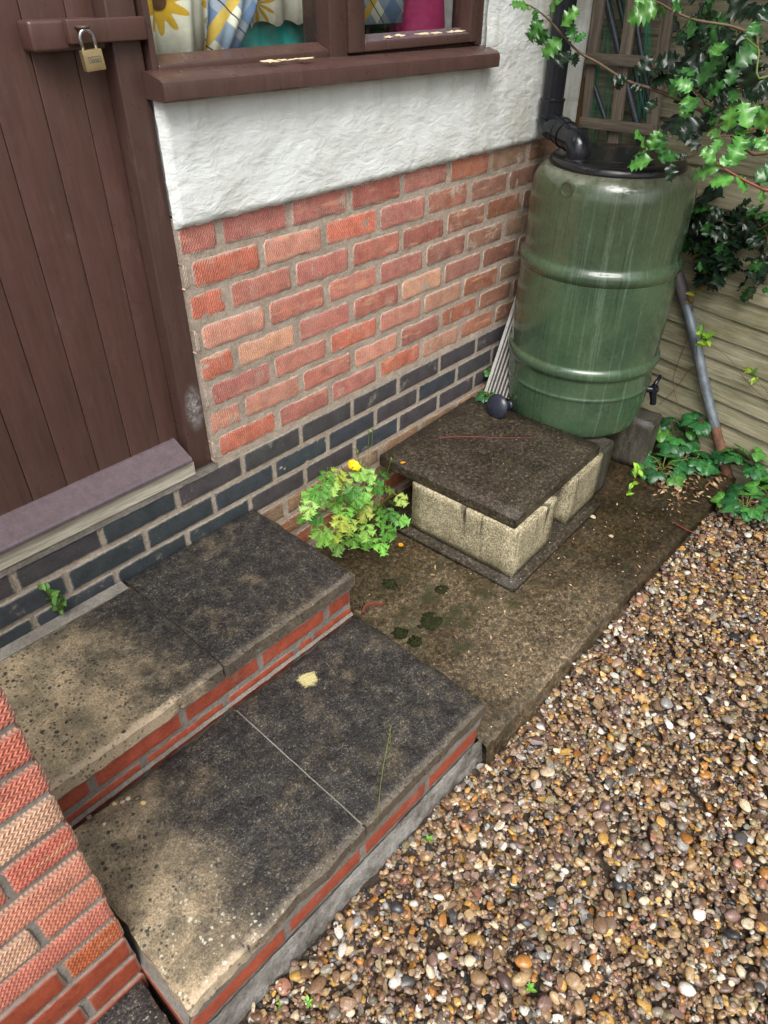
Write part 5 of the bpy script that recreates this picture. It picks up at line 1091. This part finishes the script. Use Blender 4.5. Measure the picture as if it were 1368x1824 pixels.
mb.tube(smoothed([Vector((0, 0, 0.05)), fo * 0.6, fo + Vector((0, 0.004, -0.006))], 5), 0.0011, 5, False)
link('stems', mb.mesh('stems', M_GSTEM, True), pop)
fw = link('flower', MB().lathe([(0, -0.003), (0.003, 0), (0.0035, 0.004), (0, 0.007)], 10).mesh('flower', M_GSTEM, True), pop, fo)
fdir = (tocam(fl) * 0.7 + UP * 0.5 + Vector((0.5, 0, 0))).normalized(); fr_ = Vector((0, 0, 1)).rotation_difference(fdir).to_matrix().to_4x4()
for k in range(4):
    v = []; 
    for j in range(5):
        for i in range(7):
            r = j / 4; a = (i / 6 - 0.5) * 1.75; R_ = 0.022 * r * (1 + 0.05 * sin(i * 2.1 + k)); v.append(fr_ @ Vector((R_ * cos(a + k * pi / 2), R_ * sin(a + k * pi / 2), 0.014 * r * r + 0.002 * (k % 2) + 0.0015 * sin(i * 1.9))))
    link('petal', MB().add(v, [(j * 7 + i, j * 7 + i + 1, (j + 1) * 7 + i + 1, (j + 1) * 7 + i) for j in range(4) for i in range(6)]).mesh('petal', M_PETAL, True), fw)

# ------------------------------------------------------------------ low glossy plants at the fence foot
def straw(px, py, z, n, spread, hgt, label, sz=(0.040, 0.056)):
    b = onz(px, py, z); o_ = thing('strawberry_plant', label, 'plant', b, group='glossy toothed plants at the fence foot'); mb = MB()
    n = int(n * 1.45)
    for k in range(n):
        a = 2 * pi * k * 0.618 + jit(0.5); rr = spread * random.uniform(0.35, 1.0); h = hgt * random.uniform(0.5, 1.1) * (1.15 - 0.5 * rr / spread)
        c = b + Vector((cos(a) * rr, sin(a) * rr, h)); out = (Vector((cos(a), sin(a), -0.25)) + rv(0.25)).normalized()
        fd = (F0 - c).dot(FN)
        if fd < 0.03: c -= FN * (0.05 - fd)
        place_leaf(o_, random.choice(TF), c, out, UP + tocam(c) * 0.45 + rv(0.3), random.uniform(*sz), vcol(random.choice([(46, 104, 54), (58, 118, 56), (38, 88, 48), (74, 128, 54)]), 0.2))
        mb.tube(smoothed([Vector((jit(.008), jit(.008), 0)), (c - b) * 0.5 + Vector((0, 0, 0.02)), c - b], 4), 0.0013, 5, False)
    link('stems', mb.mesh('stems', M_GSTEM, True), o_)
straw(1200, 800, 0.09, 9, 0.10, 0.13, 'glossy toothed plant beside the dark block under the tap')
straw(1178, 838, 0.09, 8, 0.085, 0.06, 'low glossy plant spreading onto the path next to the water butt stand')
straw(1232, 835, 0.09, 7, 0.06, 0.06, 'glossy toothed plant between the water butt and the foot of the pole')
straw(1215, 745, 0.10, 5, 0.05, 0.11, 'small glossy plant high against the fence behind the tap')
straw(1262, 752, 0.22, 4, 0.045, 0.05, 'toothed leaves growing around the galvanised pole above its rusty foot')
straw(1342, 835, 0.09, 10, 0.11, 0.16, 'tall glossy toothed plant against the fence beyond the pole')
straw(1325, 915, 0.075, 10, 0.10, 0.08, 'low glossy plant at the gravel edge in front of the rusty pole foot')
straw(1375, 900, 0.075, 8, 0.10, 0.10, 'glossy toothed plant cut by the picture edge above the gravel')
straw(868, 712, 0.347, 4, 0.03, 0.03, 'small glossy leaves at the foot of the ribbed metal strip', (0.03, 0.038))
straw(872, 668, 0.40, 3, 0.02, 0.02, 'few toothed leaves halfway up the ribbed metal strip', (0.026, 0.03))
def shoot(name, label, stem, n, sz, cols, mat=M_STEM, r=0.0012, end=None):
    s = smoothed(stem, 6); o_ = thing(name, label, 'plant', s[0]); link('stem', MB().tube([q - s[0] for q in s], [r * (1 - 0.5 * i / len(s)) for i in range(len(s))], 6).mesh('stem', mat, True), o_)
    for k in range(n):
        t = 0.25 + 0.75 * (k + random.random()) / n if end is None else end + (1 - end) * (k + random.random()) / n
        c = s[min(len(s) - 1, int(t * (len(s) - 1)))]; a = rv(1) + UP * 0.2
        place_leaf(o_, random.choice(OV), c, a, tocam(c) * 0.7 + UP * 0.6 + rv(0.4), random.uniform(*sz), vcol(random.choice(cols), 0.2))
    return o_
LG = [(116, 158, 52), (98, 144, 46), (140, 170, 56), (84, 128, 44)]
shoot('climbing_shoot', 'light green leafy shoot in front of the leaning pole', [onfence(1390, 730, .03), onfence(1340, 690, .04), onfence(1300, 640, .05), onfence(1268, 615, .07), onfence(1245, 590, .09)], 17, (0.032, 0.05), LG, end=0.8)
shoot('climbing_shoot', 'small light green shoot on the bare fence boards near the picture edge', [onfence(1400, 745, .03), onfence(1368, 700, .04), onfence(1345, 672, .05), onfence(1338, 655, .07)], 8, (0.024, 0.036), LG, end=0.6)
shoot('climbing_shoot', 'yellowing sprig at the top of the leaning pole', [onfence(1232, 560, .03), onfence(1236, 530, .05), onfence(1245, 512, .06)], 5, (0.03, 0.042), [(196, 176, 48), (150, 160, 52), (150, 110, 70)])
shoot('creeping_shoot', 'red stemmed shoot with pale green leaves trailing onto the path', [onz(1165, 835, .12), onz(1140, 835, .13), onz(1130, 855, .11), onz(1112, 888, .095)], 9, (0.028, 0.042), [(150, 196, 66), (128, 180, 56)], M_RSTEM)
for k, (lab, pts, mm) in enumerate((('long pale dry tendril hanging down the fence beside the tap', [onfence(1225, 600, .03), onfence(1203, 660, .02), onfence(1200, 690, .03), onfence(1214, 740, .04), onfence(1236, 785, .06), onfence(1282, 822, .05)], M_TWIG), ('thin dark tendril along the leaning pole', [onfence(1240, 600, .075), onfence(1246, 680, .08), onfence(1265, 740, .085), onfence(1292, 790, .09)], M_STEM), ('thin dry tendril crossing the fence below the water butt ring', [onfence(1175, 720, .03), onfence(1205, 690, .03), onfence(1232, 655, .03), onfence(1262, 655, .02)], M_TWIG))):
    s = smoothed(pts, 6); tag(link('tendril', MB().tube([q - s[0] for q in s], 0.0013, 5).mesh('tendril', mm, True), None, s[0]), lab, 'tendril')
wb = onz(96, 1084, 0.393); wb.y = min(wb.y, -0.006); wd = thing('weed', 'small green weed growing where the doorstep meets the blue bricks', 'plant', wb); mb = MB()
for px, py, lean in ((72, 1040, -0.01), (85, 1052, -0.015), (98, 1062, -0.02), (110, 1062, -0.012)):
    e = ony(px, py, wb.y + lean); mb.tube([Vector((0, 0, 0)), (e - wb) * 0.5 + Vector((0.003, -.004, 0)), e - wb], 0.0013, 5, False)
    for q in range(5):
        c = wb + (e - wb) * (0.4 + 0.15 * q); place_leaf(wd, random.choice(OV), c, rv(1) + UP * 0.4 + Vector((0, -0.4, 0)), tocam(c) + rv(0.4), random.uniform(0.018, 0.03), vcol(random.choice([(90, 140, 60), (74, 122, 52), (120, 168, 72)]), 0.15))
link('stems', mb.mesh('stems', M_GSTEM, True), wd)
gb = onz(672, 1466, 0.236); gs = thing('grass_stalk', 'single thin grass stalk at the front of the lower doorstep', 'grass', gb); e = gb + Vector((0.03, 0.16, 0.16))
e = ony(697, 1292, gb.y + 0.05); link('stem', MB().tube(smoothed([Vector((0, 0, 0)), (e - gb) * 0.5 + Vector((-.008, 0, 0)), e - gb], 6), 0.0008, 5).mesh('stem', M_GSTEM, True), gs)
mb = MB(); [mb.lathe([(0, -0.005), (0.0016, 0), (0, 0.005)], 5, Matrix.Translation((e - gb) * t + rv(0.004))) for t in np.linspace(0.72, 1.0, 12)]; link('seed_head', mb.mesh('seed_head', M_GSTEM), gs)
for px, py, lab in ((498, 1780, 'tiny red and green weed in the gravel near the lower doorstep corner'), (1218, 1062, 'tiny round green seedling in the gravel by the path'), (762, 1489, 'tiny green seedling at the lower doorstep footing'), (548, 1778, 'tiny green sprout in the gravel near the bottom picture edge'), (945, 1757, 'tiny pale sprout in the gravel far from the steps')):
    b = onz(px, py, 0.02); b.z = gtop(b.x, b.y) - 0.002; o_ = thing('seedling', lab, 'plant', b)
    for q in range(6): place_leaf(o_, random.choice(OV), b + rv(0.003) + UP * 0.003, Vector((cos(q), sin(q), 0.3)) + rv(0.3), UP + rv(0.3), random.uniform(0.009, 0.016), vcol(random.choice([(110, 170, 60), (130, 186, 70)] + ([(140, 50, 40)] if px == 498 else [])), 0.15))

# ------------------------------------------------------------------ fallen leaves, petals, twigs, moss, litter
def fallen(name, label, cat, px, py, z, me, size, col, group=None, yaw=None):
    b = onz(px, py, z); 
    if z < 0.07: b.z = gtop(b.x, b.y) + 0.001
    ya = random.uniform(0, 6.28) if yaw is None else yaw; o_ = link(name, me, None, b + UP * 0.003, color=col)
    o_.rotation_euler = (jit(0.25), jit(0.25), ya); o_.scale = (size,) * 3; return tag(o_, label, cat, group)
for px, py, z, s, lab in ((1258, 962, .055, .05, 'tan holly leaf by the red twig, nearer the path'), (1262, 988, .055, .06, 'largest tan holly leaf on the gravel, beside the red twig'), (1222, 972, .05, .042, 'small tan leaf lying at the path edge where the gravel starts'), (1346, 948, .06, .05, 'dry tan leaf on the gravel under the glossy plants at the picture edge'), (1162, 1246, .03, .055, 'lone tan leaf in the middle of the gravel'), (1160, 1050, .04, .045, 'tan leaf on the gravel halfway along the path edge')): fallen('fallen_leaf', lab, 'leaf', px, py, z, random.choice(DL), s, vcol((196, 158, 110), 0.15), 'dry leaves on the gravel')
for px, py, z, s, me_, c, lab in ((1190, 902, PATH_Z, .034, DL[1], (186, 150, 108), 'dry tan leaf on the wet path below the glossy plants'), (1060, 926, PATH_Z, .036, DO[1], (222, 206, 176), 'pale leaf fragment on the path in front of the block stand'), (1200, 868, PATH_Z + .01, .03, DL[0], (190, 140, 110), 'pinkish dry leaf at the edge of the glossy plants'), (1092, 959, PATH_Z, .024, DO[0], (206, 190, 160), 'small pale leaf on the path near the gravel'), (1275, 868, .085, .026, DO[2], (206, 156, 40), 'small orange leaf below the rusty pole foot'), (1358, 872, .12, .03, DO[1], (196, 160, 44), 'yellow leaf among the glossy plants at the picture edge'), (1300, 626, .0, .0, DO[1], (220, 196, 60), '')):
    if lab: fallen('fallen_leaf', lab, 'leaf', px, py, z, me_, s, vcol(c, 0.1))
for px, py, z, lab in ((716, 828, 0.347, 'crumpled orange petal on the edge of the dark slab'), (712, 975, PATH_Z + 0.002, 'single orange petal on the path in front of the concrete block')): fallen('petal', lab, 'petal', px, py, z, oval_leaf(int(px), 0.36, M_OPETAL), 0.026, (1, 1, 1, 1), None, 0.4)
def twig(label, pts, r, mat=M_TWIG):
    s = smoothed(pts, 5); tag(link('twig', MB().tube([q - s[0] for q in s], [r * (1 - 0.6 * i / len(s)) for i in range(len(s))], 6).mesh('twig', mat, True), None, s[0]), label, 'twig')
twig('thin reddish twig lying across the dark slab', [onz(780, 779, .3475), onz(840, 778, .349), onz(900, 780, .3475), onz(955, 780, .348)], 0.0016, M_RSTEM)
def gp(px, py, up=0.008): b = onz(px, py, 0.03); b.z = gtop(b.x, b.y) + up; return b
twig('long red twig reaching from the path onto the gravel', [onz(1195, 928, PATH_Z + .012), onz(1238, 950, PATH_Z + .012), gp(1280, 980, .01), gp(1320, 1003, .006)], 0.0018, M_RSTEM)
twig('dry brown twig on the gravel beside the path edge', [gp(1022, 1196), gp(1050, 1185), gp(1078, 1176)], 0.003)
twig('thin brown stalk on the gravel at the path edge', [gp(1008, 1218, .01), gp(1028, 1192, .02), gp(1050, 1165, .02)], 0.0012)
twig('grey bent twig in the gravel below the glossy plants', [gp(1200, 1042), gp(1225, 1035), gp(1262, 1040)], 0.0022)
for px, py, r, lab in ((694, 1040, .024, 'dark moss clump on the path off the upper doorstep corner'), (786, 1050, .018, 'moss clump on the path nearest the concrete block'), (766, 1105, .034, 'largest moss clump in the middle of the path'), (739, 1144, .02, 'moss clump on the path along the lower slab, nearer the gravel'), (712, 1129, .022, 'moss clump on the path touching the side of the lower slab'), (647, 1080, .014, 'small moss clump beside the terracotta pipe rim')):
    b = onz(px, py, PATH_Z); bm = bmesh.new(); bmesh.ops.create_icosphere(bm, subdivisions=3, radius=1.0)
    for p in bm.verts: p.co *= 1 + 0.6 * nz(*(p.co * 2.0 + b * 30)) + 0.35 * nz(*(p.co * 6 + b * 30)); p.co = Vector((p.co.x * r, p.co.y * r, max(-0.002, p.co.z * r * 0.13 * (1 + 1.2 * nz(*(p.co * 60))))))
    for fc in bm.faces: fc.smooth = True
    me = bpy.data.meshes.new('moss_clump'); bm.to_mesh(me); bm.free(); me.materials.append(M_MOSS.m); tag(link('moss_clump', me, None, b), lab, 'moss', 'moss clumps on the path')
tb = onz(668, 1092, PATH_Z + 0.004); tv = []
for j, (r, z) in enumerate(((0.040, 0.0), (0.040, 0.012), (0.032, 0.012), (0.032, 0.0))):
    for i in range(15): a = 0.3 + 2.6 * i / 14; tv.append((r * cos(a), r * sin(a), z + 0.002 * nz(i, j, 0)))
tag(link('pipe_rim', MB().add(tv, [(j * 15 + i, j * 15 + i + 1, ((j + 1) % 4) * 15 + i + 1, ((j + 1) % 4) * 15 + i) for j in range(4) for i in range(14)]).mesh('pipe_rim', M_TERRA, True, auto=0.6), None, tb, (0, 0, -0.3)), 'broken terracotta pipe rim set in the path beside the lower doorstep', 'pipe')
for px, py, r, c, lab in ((256, 1431, .007, (206, 184, 120), 'largest yellow'), (218, 1430, .006, (176, 150, 130), 'pinkish'), (206, 1433, .006, (190, 160, 120), 'tan'), (229, 1424, .005, (200, 190, 160), 'cream'), (160, 1456, .006, (120, 96, 80), 'brown'), (186, 1469, .004, (220, 210, 190), 'tiny white'), (245, 1423, .006, (90, 80, 66), 'dark')):
    b = onz(px, py, Lz); tag(link('pebble', vmesh[random.randrange(28)], None, b + UP * r * 0.6, (0, 0, jit(3)), (r * 1.2, r, r * 0.7), (*lin(*c)[:3], 1)), lab + ' pebble at the back of the lower doorstep', 'pebble', 'pebbles on the lower doorstep')
mb = MB()
for k in range(420):                                    # dead leaf litter under the plants and along the fence
    if k < 260: b = onz(random.uniform(1165, 1368), random.gauss(850, 32), PATH_Z + 0.004)
    else: b = onz(random.uniform(760, 1240), random.uniform(880, 1230), PATH_Z + 0.003); 
    if b.y < PATH_Y + 0.02 or (F0 - b).dot(FN) < 0.02 or b.y > -0.02: continue
    if k >= 260 and (0.5 < b.x < 1.6 and b.y > -0.63): continue
    s = random.uniform(0.003, 0.009) if k >= 260 else random.uniform(0.006, 0.02); M3 = Matrix.Translation(b + UP * random.random() * (0.012 if k < 260 else 0.002)) @ Euler((jit(0.5), jit(0.5), jit(3))).to_matrix().to_4x4() @ Matrix.Scale(s, 4)
    mb.add([M3 @ Vector(p) for p in ((-1, -0.3, 0), (0, -0.45, 0.15), (1, 0, 0), (0.1, 0.4, 0.12))], [(0, 1, 2, 3)])
me = bpy.data.meshes.new('leaf_litter'); me.from_pydata(mb.v, [], mb.f); m = Mat('litter', 0.7); m.color(m.ramp(m.n('TexWhiteNoise', {'Vector': m.n('VectorMath', {0: m.scale(m.pos(), (60, 60, 60))}, operation='FLOOR')}, out=0), [(0.0, lin(70, 48, 34)), (0.5, lin(128, 98, 68)), (1.0, lin(196, 172, 136))])); me.materials.append(m.m)
tag(link('leaf_litter', me), 'brown leaf litter under the plants along the fence', 'litter', None, 'stuff')
